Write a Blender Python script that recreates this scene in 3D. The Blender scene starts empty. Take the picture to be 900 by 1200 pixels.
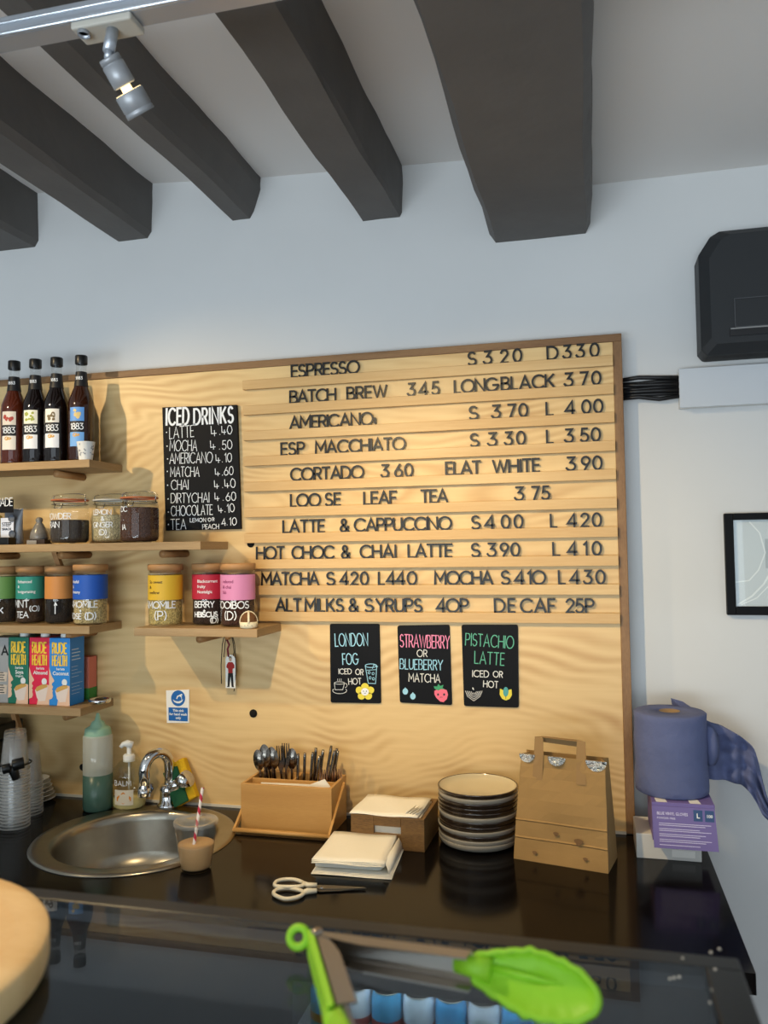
import bpy, bmesh, math, random
from math import sin, cos, pi, radians, atan2, hypot, sqrt, tan
from mathutils import Vector, Matrix
random.seed(7)
S = bpy.context.scene
COL = S.collection

# ------------------------------------------------------------------ camera
FPX, YAW, PIT, ROL = 950.0, 0.24423, 0.0458, -0.0145
EYE = Vector((0, -2.15, 1.60))
_fwd = Vector((-sin(YAW)*cos(PIT), cos(YAW)*cos(PIT), sin(PIT)))
_rt = Vector((cos(YAW), sin(YAW), 0)); _up = _rt.cross(_fwd)
RT = cos(ROL)*_rt + sin(ROL)*_up
UP = -sin(ROL)*_rt + cos(ROL)*_up
cd = bpy.data.cameras.new('camera'); cam = bpy.data.objects.new('camera', cd); COL.objects.link(cam)
cam.matrix_world = Matrix(((RT.x, UP.x, -_fwd.x, EYE.x), (RT.y, UP.y, -_fwd.y, EYE.y), (RT.z, UP.z, -_fwd.z, EYE.z), (0, 0, 0, 1)))
cd.sensor_fit = 'VERTICAL'; cd.sensor_height = 36; cd.sensor_width = 27
cd.lens = FPX/1200*36; cd.clip_start = 0.02
cd.dof.use_dof = True; cd.dof.focus_distance = 2.15; cd.dof.aperture_fstop = 6.8
S.camera = cam

def ray(x, y):
    return RT*((x-450)/FPX) - UP*((y-600)/FPX) + _fwd
def atY(x, y, Y=0.0):
    d = ray(x, y); return EYE + d*((Y-EYE.y)/d.y)
def atZ(x, y, Z):
    d = ray(x, y); return EYE + d*((Z-EYE.z)/d.z)

# ------------------------------------------------------------------ world, lights, exposure
w = bpy.data.worlds.new('world'); S.world = w; w.use_nodes = True
bg = w.node_tree.nodes['Background']; bg.inputs[0].default_value = (0.80, 0.90, 1.0, 1); bg.inputs[1].default_value = 0.26
def area(name, loc, target, sx, sy, power, col):
    l = bpy.data.lights.new(name, 'AREA'); l.shape = 'RECTANGLE'; l.size = sx; l.size_y = sy; l.energy = power; l.color = col
    o = bpy.data.objects.new(name, l); COL.objects.link(o); o.location = loc
    o.rotation_euler = (Vector(target)-Vector(loc)).to_track_quat('-Z', 'Y').to_euler(); return o
def spot(name, loc, target, power, deg, blend, col, r=.02):
    l = bpy.data.lights.new(name, 'SPOT'); l.energy = power; l.spot_size = radians(deg); l.spot_blend = blend; l.color = col; l.shadow_soft_size = r
    o = bpy.data.objects.new(name, l); COL.objects.link(o); o.location = loc
    o.rotation_euler = (Vector(target)-Vector(loc)).to_track_quat('-Z', 'Y').to_euler(); return o
area('shopfront_daylight', (-.6, -4.6, 1.75), (-.4, 0, 1.9), 3.6, 2.2, 46, (.78, .90, 1.0))
area('ceiling_fill', (-1.1, -4.7, .6), (-.5, 0, 2.3), 3.4, 1.0, 120, (.80, .91, 1.0))  # added fill lamp, aimed up to brighten the ceiling and upper wall
WARM = (1.0, .75, .41)
spot('track_spot_near', (-.66, -1.03, 2.20), (-.16, 0, 1.04), 58, 96, 1.0, WARM)
spot('track_spot_board', (-.95, -1.35, 2.36), (-.50, -1.68, 1.3), 42, 62, .9, WARM)
spot('track_spot_far', (-1.92, -1.0, 2.36), (-1.05, 0, 1.55), 46, 64, .8, WARM)
S.view_settings.view_transform = 'Standard'; S.view_settings.look = 'None'
S.view_settings.gamma = 1; S.view_settings.use_curve_mapping = False
S.view_settings.exposure = 0.0
S.cycles.transparent_max_bounces = 40

# ------------------------------------------------------------------ materials
def lin(c):
    if isinstance(c, str):
        c = tuple(int(c[i:i+2], 16)/255 for i in (0, 2, 4))
    return tuple((v/12.92 if v <= .04045 else ((v+.055)/1.055)**2.4) for v in c) + (1,)
_M = {}
def mat(name, col, rough=.5, metal=0, trans=0, ior=1.45, noise=0, nscale=8, bump=0, bscale=40, emit=0, coat=0, alpha=1, spec=None):
    if name in _M: return _M[name]
    m = bpy.data.materials.new(name); m.use_nodes = True; n = m.node_tree; b = n.nodes['Principled BSDF']
    c = lin(col); b.inputs['Base Color'].default_value = c
    b.inputs['Roughness'].default_value = rough; b.inputs['Metallic'].default_value = metal
    b.inputs['Transmission Weight'].default_value = trans; b.inputs['IOR'].default_value = ior
    b.inputs['Coat Weight'].default_value = coat; b.inputs['Alpha'].default_value = alpha
    if spec is not None: b.inputs['Specular IOR Level'].default_value = spec
    if emit:
        b.inputs['Emission Color'].default_value = c; b.inputs['Emission Strength'].default_value = emit
    if noise or bump:
        tc = n.nodes.new('ShaderNodeTexCoord')
    if noise:
        t = n.nodes.new('ShaderNodeTexNoise'); t.inputs['Scale'].default_value = nscale; t.inputs['Detail'].default_value = 5
        n.links.new(tc.outputs['Object'], t.inputs['Vector'])
        r = n.nodes.new('ShaderNodeValToRGB'); r.color_ramp.elements[0].position = .3; r.color_ramp.elements[1].position = .7
        r.color_ramp.elements[0].color = tuple(v*(1-noise) for v in c[:3])+(1,)
        r.color_ramp.elements[1].color = tuple(min(1, v*(1+noise)) for v in c[:3])+(1,)
        n.links.new(t.outputs['Fac'], r.inputs['Fac']); n.links.new(r.outputs['Color'], b.inputs['Base Color'])
    if bump:
        t = n.nodes.new('ShaderNodeTexNoise'); t.inputs['Scale'].default_value = bscale; t.inputs['Detail'].default_value = 6
        n.links.new(tc.outputs['Object'], t.inputs['Vector'])
        bp = n.nodes.new('ShaderNodeBump'); bp.inputs['Strength'].default_value = bump; bp.inputs['Distance'].default_value = .01
        n.links.new(t.outputs['Fac'], bp.inputs['Height']); n.links.new(bp.outputs['Normal'], b.inputs['Normal'])
    _M[name] = m; return m
def wood(name, light, dark, scale=(1, 1, 1), wave=3.0, dist=6.0, detail=2.0, fac=1.0, rough=.5, wscale=1.2, fine=.35):
    """streaked timber: stretched noise plus distorted bands (cathedral grain)"""
    if name in _M: return _M[name]
    m = bpy.data.materials.new(name); m.use_nodes = True; n = m.node_tree; b = n.nodes['Principled BSDF']; L = n.links.new
    b.inputs['Roughness'].default_value = rough; b.inputs['Specular IOR Level'].default_value = .35
    tc = n.nodes.new('ShaderNodeTexCoord'); mp = n.nodes.new('ShaderNodeMapping'); mp.inputs['Scale'].default_value = scale
    L(tc.outputs['Object'], mp.inputs['Vector'])
    n1 = n.nodes.new('ShaderNodeTexNoise'); n1.inputs['Scale'].default_value = wscale; n1.inputs['Detail'].default_value = detail; n1.inputs['Distortion'].default_value = .6
    L(mp.outputs['Vector'], n1.inputs['Vector'])
    ma = n.nodes.new('ShaderNodeMath'); ma.operation = 'MULTIPLY'; ma.inputs[1].default_value = dist*wave; L(n1.outputs['Fac'], ma.inputs[0])
    sn = n.nodes.new('ShaderNodeMath'); sn.operation = 'SINE'; L(ma.outputs[0], sn.inputs[0])
    mr = n.nodes.new('ShaderNodeMapRange'); mr.inputs['From Min'].default_value = -1; L(sn.outputs[0], mr.inputs['Value'])
    n2 = n.nodes.new('ShaderNodeTexNoise'); n2.inputs['Scale'].default_value = wscale*30; n2.inputs['Detail'].default_value = 4
    L(mp.outputs['Vector'], n2.inputs['Vector'])
    mx = n.nodes.new('ShaderNodeMix'); mx.inputs[0].default_value = fine; L(mr.outputs[0], mx.inputs[2]); L(n2.outputs['Fac'], mx.inputs[3])
    cr = n.nodes.new('ShaderNodeValToRGB'); cr.color_ramp.elements[0].position = .15; cr.color_ramp.elements[1].position = .85
    cr.color_ramp.elements[0].color = lin(dark); cr.color_ramp.elements[1].color = lin(light)
    L(mx.outputs[0], cr.inputs['Fac']); L(cr.outputs['Color'], b.inputs['Base Color'])
    _M[name] = m; return m
def glass(name, tint=(1, 1, 1), gloss=1.0, ior=1.45, rough=.02):
    """thin clear sheet: passes light straight through, mirrors by Fresnel"""
    if name in _M: return _M[name]
    m = bpy.data.materials.new(name); m.use_nodes = True; n = m.node_tree; L = n.links.new
    for x in list(n.nodes): n.nodes.remove(x)
    o = n.nodes.new('ShaderNodeOutputMaterial'); t = n.nodes.new('ShaderNodeBsdfTransparent'); t.inputs[0].default_value = tuple(tint)+(1,)
    g = n.nodes.new('ShaderNodeBsdfGlossy'); g.inputs['Roughness'].default_value = rough; g.inputs[0].default_value = (gloss, gloss, gloss, 1)
    f = n.nodes.new('ShaderNodeFresnel'); ge = n.nodes.new('ShaderNodeNewGeometry'); mr = n.nodes.new('ShaderNodeMapRange')
    mr.inputs['To Min'].default_value = ior; mr.inputs['To Max'].default_value = 1/ior; L(ge.outputs['Backfacing'], mr.inputs['Value']); L(mr.outputs[0], f.inputs['IOR'])
    mx = n.nodes.new('ShaderNodeMixShader'); L(f.outputs[0], mx.inputs[0]); L(t.outputs[0], mx.inputs[1]); L(g.outputs[0], mx.inputs[2]); L(mx.outputs[0], o.inputs[0])
    _M[name] = m; return m

def plywood(name, light, dark, freq=30, amp=26, nsc=1.35, contrast=.75):
    """rotary-cut birch: contour lines of a slow field, running mostly along the sheet with loops, plus fine fibre"""
    m = bpy.data.materials.new(name); m.use_nodes = True; n = m.node_tree; b = n.nodes['Principled BSDF']; L = n.links.new
    b.inputs['Roughness'].default_value = .42; b.inputs['Specular IOR Level'].default_value = .35
    tc = n.nodes.new('ShaderNodeTexCoord'); sp = n.nodes.new('ShaderNodeSeparateXYZ'); L(tc.outputs['Object'], sp.inputs[0])
    mp = n.nodes.new('ShaderNodeMapping'); mp.inputs['Scale'].default_value = (.62, 1, 1.25); L(tc.outputs['Object'], mp.inputs['Vector'])
    n1 = n.nodes.new('ShaderNodeTexNoise'); n1.inputs['Scale'].default_value = nsc; n1.inputs['Detail'].default_value = 3.2; n1.inputs['Roughness'].default_value = .45; n1.inputs['Distortion'].default_value = .5; L(mp.outputs[0], n1.inputs['Vector'])
    def math_(op, a, v):
        k = n.nodes.new('ShaderNodeMath'); k.operation = op; L(a, k.inputs[0])
        if isinstance(v, (int, float)): k.inputs[1].default_value = v
        else: L(v, k.inputs[1])
        return k.outputs[0]
    val = math_('ADD', math_('MULTIPLY', sp.outputs['Z'], freq*2*pi), math_('MULTIPLY', n1.outputs['Fac'], amp*2*pi))
    sn = math_('SINE', val, 0); mr = n.nodes.new('ShaderNodeMapRange'); mr.inputs['From Min'].default_value = -1; L(sn, mr.inputs['Value'])
    n4 = n.nodes.new('ShaderNodeTexNoise'); n4.inputs['Scale'].default_value = 5; n4.inputs['Detail'].default_value = 3; L(mp.outputs[0], n4.inputs['Vector'])
    r4 = n.nodes.new('ShaderNodeMapRange'); r4.inputs['From Min'].default_value = .42; r4.inputs['From Max'].default_value = .62; r4.inputs['To Min'].default_value = .12; L(n4.outputs['Fac'], r4.inputs['Value'])
    inv = math_('SUBTRACT', mr.outputs[0], 1.0); pw = math_('ADD', math_('MULTIPLY', math_('MULTIPLY', inv, r4.outputs[0]), .85), 1.0)
    mp2 = n.nodes.new('ShaderNodeMapping'); mp2.inputs['Scale'].default_value = (3, 1, 60); L(tc.outputs['Object'], mp2.inputs['Vector'])
    n2 = n.nodes.new('ShaderNodeTexNoise'); n2.inputs['Scale'].default_value = 2.5; n2.inputs['Detail'].default_value = 4; L(mp2.outputs[0], n2.inputs['Vector'])
    n3 = n.nodes.new('ShaderNodeTexNoise'); n3.inputs['Scale'].default_value = 2.2; n3.inputs['Detail'].default_value = 3; L(mp.outputs[0], n3.inputs['Vector'])
    mx = n.nodes.new('ShaderNodeMix'); mx.inputs[0].default_value = .30; L(pw, mx.inputs[2]); L(n2.outputs['Fac'], mx.inputs[3])
    mx2 = n.nodes.new('ShaderNodeMix'); mx2.inputs[0].default_value = .35; L(mx.outputs[0], mx2.inputs[2]); L(n3.outputs['Fac'], mx2.inputs[3])
    cr = n.nodes.new('ShaderNodeValToRGB'); cr.color_ramp.elements[0].position = .18; cr.color_ramp.elements[1].position = .82
    cr.color_ramp.elements[0].color = lin(dark); cr.color_ramp.elements[1].color = lin(light)
    L(mx2.outputs[0], cr.inputs['Fac']); L(cr.outputs['Color'], b.inputs['Base Color']); _M[name] = m; return m
M_PLY = plywood('birch_plywood', 'e2c38b', 'bd925a')
M_RAIL = wood('birch_rail', 'dfc08b', 'c8a169', (.35, 4, 5), wave=1.5, dist=6, wscale=1.5, fine=.5, rough=.45)
M_OAK = wood('oak_trim', '93704a', '6c4b2e', (3, 6, .8), wave=2, dist=8, wscale=3, fine=.6)
M_OAKH = wood('oak_trim_long', '93704a', '6c4b2e', (.5, 6, 6), wave=2, dist=8, wscale=3, fine=.6)
M_SHELF = wood('shelf_ply', 'bb9d74', '967850', (.5, 1.5, 12), wave=1.5, dist=5, wscale=2, fine=.6, rough=.55)
M_BAMBOO = wood('bamboo', 'cb9c5c', 'b38348', (.6, 2, 8), wave=1.4, dist=4, wscale=3, fine=.5, rough=.4)
M_TRAY = wood('stained_tray_wood', '96703f', '44301a', (.8, 2, 8), wave=1.5, dist=5, wscale=4, fine=.75, rough=.55)
M_BOARDW = wood('beech_board', 'f0d2a0', 'd9b076', (1, 6, 1), wave=1.5, dist=5, wscale=3, fine=.5, rough=.45)
M_DOWEL = wood('dowel_wood', 'b88a58', '9c7146', (6, 1, 6), wscale=3)
M_LIDW = wood('jar_lid_wood', 'b98a5a', '9f7145', (1, 1, 8), wscale=4)
M_WALL = mat('white_wall_paint', 'cfd0cf', .75, noise=.02, nscale=3, bump=.10, bscale=9)
M_CEIL = mat('white_ceiling_paint', 'e2dfdb', .8, bump=.12, bscale=7)
M_BEAM = mat('dark_grey_beam_paint', '5c5956', .62, noise=.10, nscale=6, bump=.30, bscale=16)
M_FLOOR = wood('floor_boards', '6d543c', '4f3c2b', (6, .6, 1), wscale=2)
M_COUNTER = mat('black_gloss_counter', '0b0909', .13, spec=.16, noise=.2, nscale=20)
M_CAB = mat('black_cabinet', '121212', .5)
M_BLACK = mat('black_plastic', '101010', .35)
M_LETTER = mat('black_letter_plastic', '0c0c0c', .4)
M_CHALKB = mat('chalkboard_black', '0b0c10', .6, spec=.2)
M_CHALK = mat('chalk_pen_white', 'e8ebee', .7)
M_STEEL = mat('brushed_steel', 'a39d90', .28, metal=1, noise=.06, nscale=30)
M_CHROME = mat('chrome', 'd8d8d8', .07, metal=1)
M_WHITE = mat('white_plastic', 'e6e6e2', .4)
M_PAPER = mat('napkin_paper', 'f1ead9', .9, bump=.05, bscale=120)
M_GLASS = glass('clear_glass', (.97, .98, .97))
M_PLASTIC = glass('clear_cup_plastic', (.97, .97, .97), 1.0, 1.42, .06)
def frosted(name, col, amount, base):
    m = base.copy(); m.name = name; _M[name] = m; n = m.node_tree; L = n.links.new
    o = [k for k in n.nodes if k.type == 'OUTPUT_MATERIAL'][0]; src = o.inputs[0].links[0].from_socket
    d = n.nodes.new('ShaderNodeBsdfDiffuse'); d.inputs[0].default_value = lin(col)
    mx = n.nodes.new('ShaderNodeMixShader'); mx.inputs[0].default_value = amount; L(src, mx.inputs[1]); L(d.outputs[0], mx.inputs[2]); L(mx.outputs[0], o.inputs[0])
    return m
M_RIMC = None
M_CUP = frosted('cup_plastic_cloudy', 'e6e2da', .06, M_PLASTIC)
M_HOLE_SHADE = mat('hole_shade', '080605', .9)

# ------------------------------------------------------------------ mesh builder
class MB:
    def __init__(s): s.lift = 0; s.v = []; s.f = []; s.sm = []; s.mi = []; s.cur = 0
    def add(s, vs, fs, smooth=False):
        k = len(s.v); s.v += [Vector(p) for p in vs]
        for f in fs: s.f.append([k+i for i in f]); s.sm.append(smooth); s.mi.append(s.cur)
        return s
    def box(s, a, b, M=None):
        x0, y0, z0 = a; x1, y1, z1 = b
        vs = [Vector(p) for p in ((x0,y0,z0),(x1,y0,z0),(x1,y1,z0),(x0,y1,z0),(x0,y0,z1),(x1,y0,z1),(x1,y1,z1),(x0,y1,z1))]
        if M: vs = [M @ p for p in vs]
        return s.add(vs, [(0,3,2,1),(4,5,6,7),(0,1,5,4),(1,2,6,5),(2,3,7,6),(3,0,4,7)])
    def lathe(s, prof, c, n=32, M=None, smooth=True):
        """prof: (r, z) pairs"""
        vs = []; fs = []
        for r, z in prof:
            for i in range(n):
                a = 2*pi*i/n; p = Vector((r*cos(a), r*sin(a), z))
                if M: p = M @ p
                vs.append(p+Vector(c))
        for j in range(len(prof)-1):
            for i in range(n):
                q = (i+1) % n; fs.append((j*n+i, j*n+q, (j+1)*n+q, (j+1)*n+i))
        s.add(vs, fs, smooth)
        return s
    def tube(s, path, r, n=10, cap=True, closed=False):
        P = [Vector(p) for p in path]; m = len(P); rs = r if isinstance(r, (list, tuple)) else [r]*m
        vs = []; fs = []; up = None
        for i in range(m):
            a = P[(i-1) % m] if (closed or i > 0) else P[i]; b = P[(i+1) % m] if (closed or i < m-1) else P[i]
            t = (b-a); t = t.normalized() if t.length > 1e-9 else Vector((0, 0, 1))
            if up is None:
                up = t.orthogonal().normalized()
            up = (up - t*up.dot(t)).normalized(); sd = t.cross(up)
            for k in range(n):
                an = 2*pi*k/n; vs.append(P[i]+(up*cos(an)+sd*sin(an))*rs[i])
        for i in range(m if closed else m-1):
            j = (i+1) % m
            for k in range(n):
                q = (k+1) % n; fs.append((i*n+k, i*n+q, j*n+q, j*n+k))
        if cap and not closed: fs += [tuple(reversed(range(n))), tuple((m-1)*n+k for k in range(n))]
        return s.add(vs, fs, True)
    def prism(s, poly, f0, f1, smooth=False):
        """poly of 2D points, f0/f1 map (u,v) to the two ends"""
        n = len(poly); vs = [f0(*p) for p in poly]+[f1(*p) for p in poly]
        fs = [tuple(range(n)), tuple(reversed(range(n, 2*n)))]+[(i, n+i, n+(i+1) % n, (i+1) % n) for i in range(n)]
        return s.add(vs, fs, smooth)
    def grid(s, rows, smooth=True, thick=0):
        R = len(rows); Cn = len(rows[0]); vs = [p for r in rows for p in r]
        fs = [(i*Cn+j, i*Cn+j+1, (i+1)*Cn+j+1, (i+1)*Cn+j) for i in range(R-1) for j in range(Cn-1)]
        return s.add(vs, fs, smooth)
    def ribbon(s, pts, hw, T, depth=0, closed=False):
        """flat pen stroke in the (u,v) plane; T(u,v,w) places it"""
        P = [Vector((p[0], p[1])) for p in pts]
        Q = [P[0]]
        for p in P[1:]:
            if (p-Q[-1]).length > 1e-5: Q.append(p)
        P = Q
        if closed and (P[0]-P[-1]).length < 1e-5: P.pop()
        n = len(P)
        if n < 2: return s
        Lp = []; Rp = []
        for i in range(n):
            a = P[i-1] if (closed or i > 0) else None; b = P[(i+1) % n] if (closed or i < n-1) else None
            d1 = (P[i]-a).normalized() if a is not None else None; d2 = (b-P[i]).normalized() if b is not None else None
            c = P[i].copy()
            if d1 is None: d = d2; c = c-d*hw*.6; k = 1
            elif d2 is None: d = d1; c = c+d*hw*.6; k = 1
            else:
                d = d1+d2
                if d.length < 1e-4: d = d1
                d.normalize(); k = min(1/max(.35, d.dot(d1)), 2.2)
            nn = Vector((-d.y, d.x))*hw*k; Lp.append(c+nn); Rp.append(c-nn)
        vs = []; fs = []; s.lift += .00002
        for wv in ((depth+s.lift, 0) if depth else (s.lift,)):
            vs += [T(p.x, p.y, wv) for p in Lp]+[T(p.x, p.y, wv) for p in Rp]
        m = n if closed else n-1
        for i in range(m):
            j = (i+1) % n; fs.append((i, n+i, n+j, j))
            if depth:
                fs.append((i, j, 2*n+j, 2*n+i)); fs.append((n+j, n+i, 3*n+i, 3*n+j))
        if depth and not closed:
            fs.append((0, 2*n, 3*n, n)); fs.append((n-1, 2*n-1, 4*n-1, 3*n-1))
        return s.add(vs, fs)
    def build(s, name, mats, parent=None, bevel=0, origin=None, recalc=True, segs=2):
        off = Vector(parent['_o']) if parent is not None else (Vector(origin) if origin is not None else Vector((0, 0, 0)))
        me = bpy.data.meshes.new(name); me.from_pydata([tuple(v-off) for v in s.v], [], s.f)
        for m in (mats if isinstance(mats, (list, tuple)) else [mats]): me.materials.append(m)
        me.polygons.foreach_set('use_smooth', s.sm); me.polygons.foreach_set('material_index', s.mi)
        if recalc:
            bm = bmesh.new(); bm.from_mesh(me); bmesh.ops.recalc_face_normals(bm, faces=bm.faces); bm.to_mesh(me); bm.free()
        me.update()
        o = bpy.data.objects.new(name, me); COL.objects.link(o)
        o['_o'] = tuple(off)
        if parent is not None: o.parent = parent
        else: o.location = off
        if bevel:
            b = o.modifiers.new('bevel', 'BEVEL'); b.width = bevel; b.segments = segs; b.limit_method = 'ANGLE'; b.angle_limit = radians(40)
        return o
def tag(o, label=None, cat=None, group=None, kind=None):
    if label: o['label'] = label
    if cat: o['category'] = cat
    if group: o['group'] = group
    if kind: o['kind'] = kind
    return o
def thing(name, loc, label, cat, group=None):
    o = bpy.data.objects.new(name, None); COL.objects.link(o); o.location = loc; o['_o'] = tuple(loc); o.empty_display_size = .05
    return tag(o, label, cat, group)
def struct(name, mb, m, bevel=0, parent=None):
    o = mb.build(name, m, parent, bevel)
    if parent is None: o['kind'] = 'structure'
    return o
def copy_tree(o, parent=None):
    c = o.copy(); COL.objects.link(c)
    if parent is not None: c.parent = parent
    for ch in list(o.children): copy_tree(ch, c)
    return c
def rotz(c, a):
    c = Vector(c); return Matrix.Translation(c) @ Matrix.Rotation(a, 4, 'Z') @ Matrix.Translation(-c)

# ------------------------------------------------------------------ pen-stroke alphabet (cap height 1)
def arc(cx, cy, rx, ry, a0, a1, n=14):
    return [(cx+rx*cos(radians(a0+(a1-a0)*i/n)), cy+ry*sin(radians(a0+(a1-a0)*i/n))) for i in range(n+1)]
def ring(cx, cy, rx, ry, n=28): return ('c', arc(cx, cy, rx, ry, 90, 450, n)[:-1])
_SC = arc(.29, .745, .25, .255, 35, 270, 12)+arc(.29, .25, .29, .25, 90, -150, 14)[1:]
G = {
 'A': (.8, [[(0,0),(.4,1),(.8,0)], [(.14,.33),(.66,.33)]]),
 'B': (.62, [[(0,.53),(.3,.53)]+arc(.3,.765,.24,.235,-90,90)+[(0,1),(0,0),(.33,0)]+arc(.33,.265,.29,.265,-90,90)+[(.3,.53)]]),
 'C': (.86, [arc(.5,.5,.5,.5,45,315,22)]),
 'D': (.76, [[(0,0),(0,1),(.26,1)]+arc(.26,.5,.5,.5,90,-90,18)+[(0,0)]]),
 'E': (.5, [[(.5,1),(0,1),(0,0),(.5,0)], [(0,.52),(.45,.52)]]),
 'F': (.5, [[(.5,1),(0,1),(0,0)], [(0,.5),(.43,.5)]]),
 'G': (.98, [arc(.5,.5,.5,.5,45,352,24)+[(.98,.46),(.58,.46)]]),
 'H': (.7, [[(0,0),(0,1)], [(.7,0),(.7,1)], [(0,.52),(.7,.52)]]),
 'I': (.02, [[(0.01,0),(0.01,1)]]),
 'J': (.4, [[(.4,1),(.4,.22)]+arc(.2,.22,.2,.22,0,-170)]),
 'K': (.64, [[(0,0),(0,1)], [(.6,1),(0,.4)], [(.2,.58),(.64,0)]]),
 'L': (.46, [[(0,1),(0,0),(.46,0)]]),
 'M': (.86, [[(0,0),(0.03,1),(.43,.3),(.83,1),(.86,0)]]),
 'N': (.72, [[(0,0),(0,1),(.72,0),(.72,1)]]),
 'O': (1.0, [ring(.5,.5,.5,.5)]),
 'P': (.58, [[(0,0),(0,1),(.3,1)]+arc(.3,.73,.28,.27,90,-90)+[(0,.46)]]),
 'Q': (1.0, [ring(.5,.5,.5,.5), [(.6,.3),(.95,-.05)]]),
 'R': (.6, [[(0,0),(0,1),(.3,1)]+arc(.3,.74,.27,.26,90,-90)+[(0,.48)], [(.28,.48),(.6,0)]]),
 'S': (.58, [_SC]),
 'T': (.62, [[(0,1),(.62,1)], [(.31,1),(.31,0)]]),
 'U': (.66, [[(0,1),(0,.33)]+arc(.33,.33,.33,.33,180,360)+[(.66,1)]]),
 'V': (.76, [[(0,1),(.38,0),(.76,1)]]),
 'W': (1.1, [[(0,1),(.28,0),(.55,.95),(.82,0),(1.1,1)]]),
 'X': (.66, [[(0,0),(.66,1)], [(0,1),(.66,0)]]),
 'Y': (.7, [[(0,1),(.35,.48),(.7,1)], [(.35,.48),(.35,0)]]),
 'Z': (.6, [[(0,1),(.6,1),(0,0),(.6,0)]]),
 '0': (.62, [ring(.31,.5,.31,.5)]),
 '1': (.22, [[(0,.8),(.2,1),(.2,0)]]),
 '2': (.56, [arc(.27,.73,.26,.27,170,-35,14)+[(0,0),(.56,0)]]),
 '3': (.54, [[(.03,1),(.48,1),(.22,.6)]+arc(.23,.3,.3,.3,80,-160,16)]),
 '4': (.66, [[(.5,0),(.5,1),(0,.26),(.66,.26)]]),
 '5': (.54, [[(.48,1),(.1,1),(.05,.55)]+arc(.24,.31,.29,.31,120,-150,16)]),
 '6': (.58, [[(.4,1),(.06,.47)], ring(.29,.3,.29,.3)]),
 '7': (.54, [[(0,1),(.54,1),(.16,0)]]),
 '8': (.54, [ring(.27,.76,.22,.24), ring(.27,.27,.27,.27)]),
 '9': (.58, [ring(.29,.7,.29,.3), [(.56,.6),(.2,0)]]),
 '&': (.74, [[(.74,0),(.14,.68)]+arc(.3,.8,.19,.2,200,-20,12)+[(.42,.62),(.12,.42)]+arc(.28,.22,.27,.22,150,330,12)+[(.7,.42)]]),
 '.': (.02, [[(0,.03),(.03,.03)]]), '+': (.5, [[(0,.45),(.5,.45)], [(.25,.2),(.25,.7)]]),
 '(': (.2, [arc(.35,.5,.35,.6,120,240)]), ')': (.2, [arc(-.15,.5,.35,.6,60,-60)]),
 '-': (.03, [[(0,.45),(.04,.45)]]), 'q': (.66, [[(.1,1),(.1,.25),(.66,.25)], [(.42,.55),(.42,0)]]), 'h': (.12, [ring(.06,.12,.06,.07), ring(.06,.36,.06,.07)]),
 ' ': (.42, []),
}
G['t'] = (.16, [ring(.08,.13,.06,.09), ring(.08,.38,.06,.09)])
def glyph(mb, ch, T, h, hw, wx=1.0, depth=0, jit=0):
    wd, st = G[ch]
    for q in st:
        closed = isinstance(q, tuple); pts = q[1] if closed else q
        pts = [(p[0]*h*wx+random.uniform(-jit, jit), p[1]*h+random.uniform(-jit, jit)) for p in pts]
        mb.ribbon(pts, hw, T, depth, closed)
    return wd*h*wx
def layout(text, h, span, wx=None, gap=.2):
    """x offset of every character so that the text fills span; returns offsets and the width factor"""
    nat = sum(G[c][0] for c in text)*h; ng = len(text)-1
    if wx is None:
        wx = 1.0
        if nat+ng*gap*h > span: wx = span/(nat+ng*gap*h)
    g = (span-nat*wx)/ng if ng else 0
    out = []; x = 0
    for c in text:
        out.append(x); x += G[c][0]*h*wx+g
    return out, wx
def write(mb, text, p0, p1, hpx, Y, hw=.0018, depth=0, jit=0, gap=.2):
    """hand lettering on a vertical plane Y: baseline from photo point p0 to p1, cap height hpx"""
    a = atY(*p0, Y); b = atY(*p1, Y); t = atY(p0[0], p0[1]-hpx, Y); h = t.z-a.z
    d = (b-a); span = d.length; d.normalize(); n = Vector((-d.z, 0, d.x))
    offs, wx = layout(text, h, span, gap=gap)
    for c, ox in zip(text, offs):
        T = lambda u, v, w_, ox=ox: a+d*(u+ox)+n*v+Vector((0, -w_, 0))
        glyph(mb, c, T, h, hw, wx, depth, jit)
def write_cyl(mb, text, c, r, ang, z, h, hw, span=None, gap=.25, jit=0):
    """lettering wrapped round an upright cylinder, centred on angle ang (0 = towards -Y, + = right)"""
    nat = sum(G[k][0] for k in text)*h+(len(text)-1)*gap*h; span = span or nat
    offs, wx = layout(text, h, span, gap=gap)
    for k, ox in zip(text, offs):
        T = lambda u, v, w_, ox=ox: Vector((c[0]+(r+w_)*sin(ang+(u+ox-span/2)/r), c[1]-(r+w_)*cos(ang+(u+ox-span/2)/r), z+v))
        glyph(mb, k, T, h, hw, wx, 0, jit)
def font_mesh(mb, text, size, T, align='LEFT', bold=0):
    cu = bpy.data.curves.new('t', 'FONT'); cu.body = text; cu.size = size; cu.align_x = align; cu.resolution_u = 2; cu.offset = bold
    o = bpy.data.objects.new('t', cu); me = bpy.data.meshes.new_from_object(o)
    mb.add([T(v.co.x, v.co.y, 0) for v in me.vertices], [tuple(p.vertices) for p in me.polygons])
    bpy.data.objects.remove(o); bpy.data.curves.remove(cu); bpy.data.meshes.remove(me)
def disc(mb, cx, cz, rx, rz, Y, n=24):
    mb.add([(cx+rx*cos(2*pi*i/n), Y, cz+rz*sin(2*pi*i/n)) for i in range(n)], [tuple(range(n))])

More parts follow.
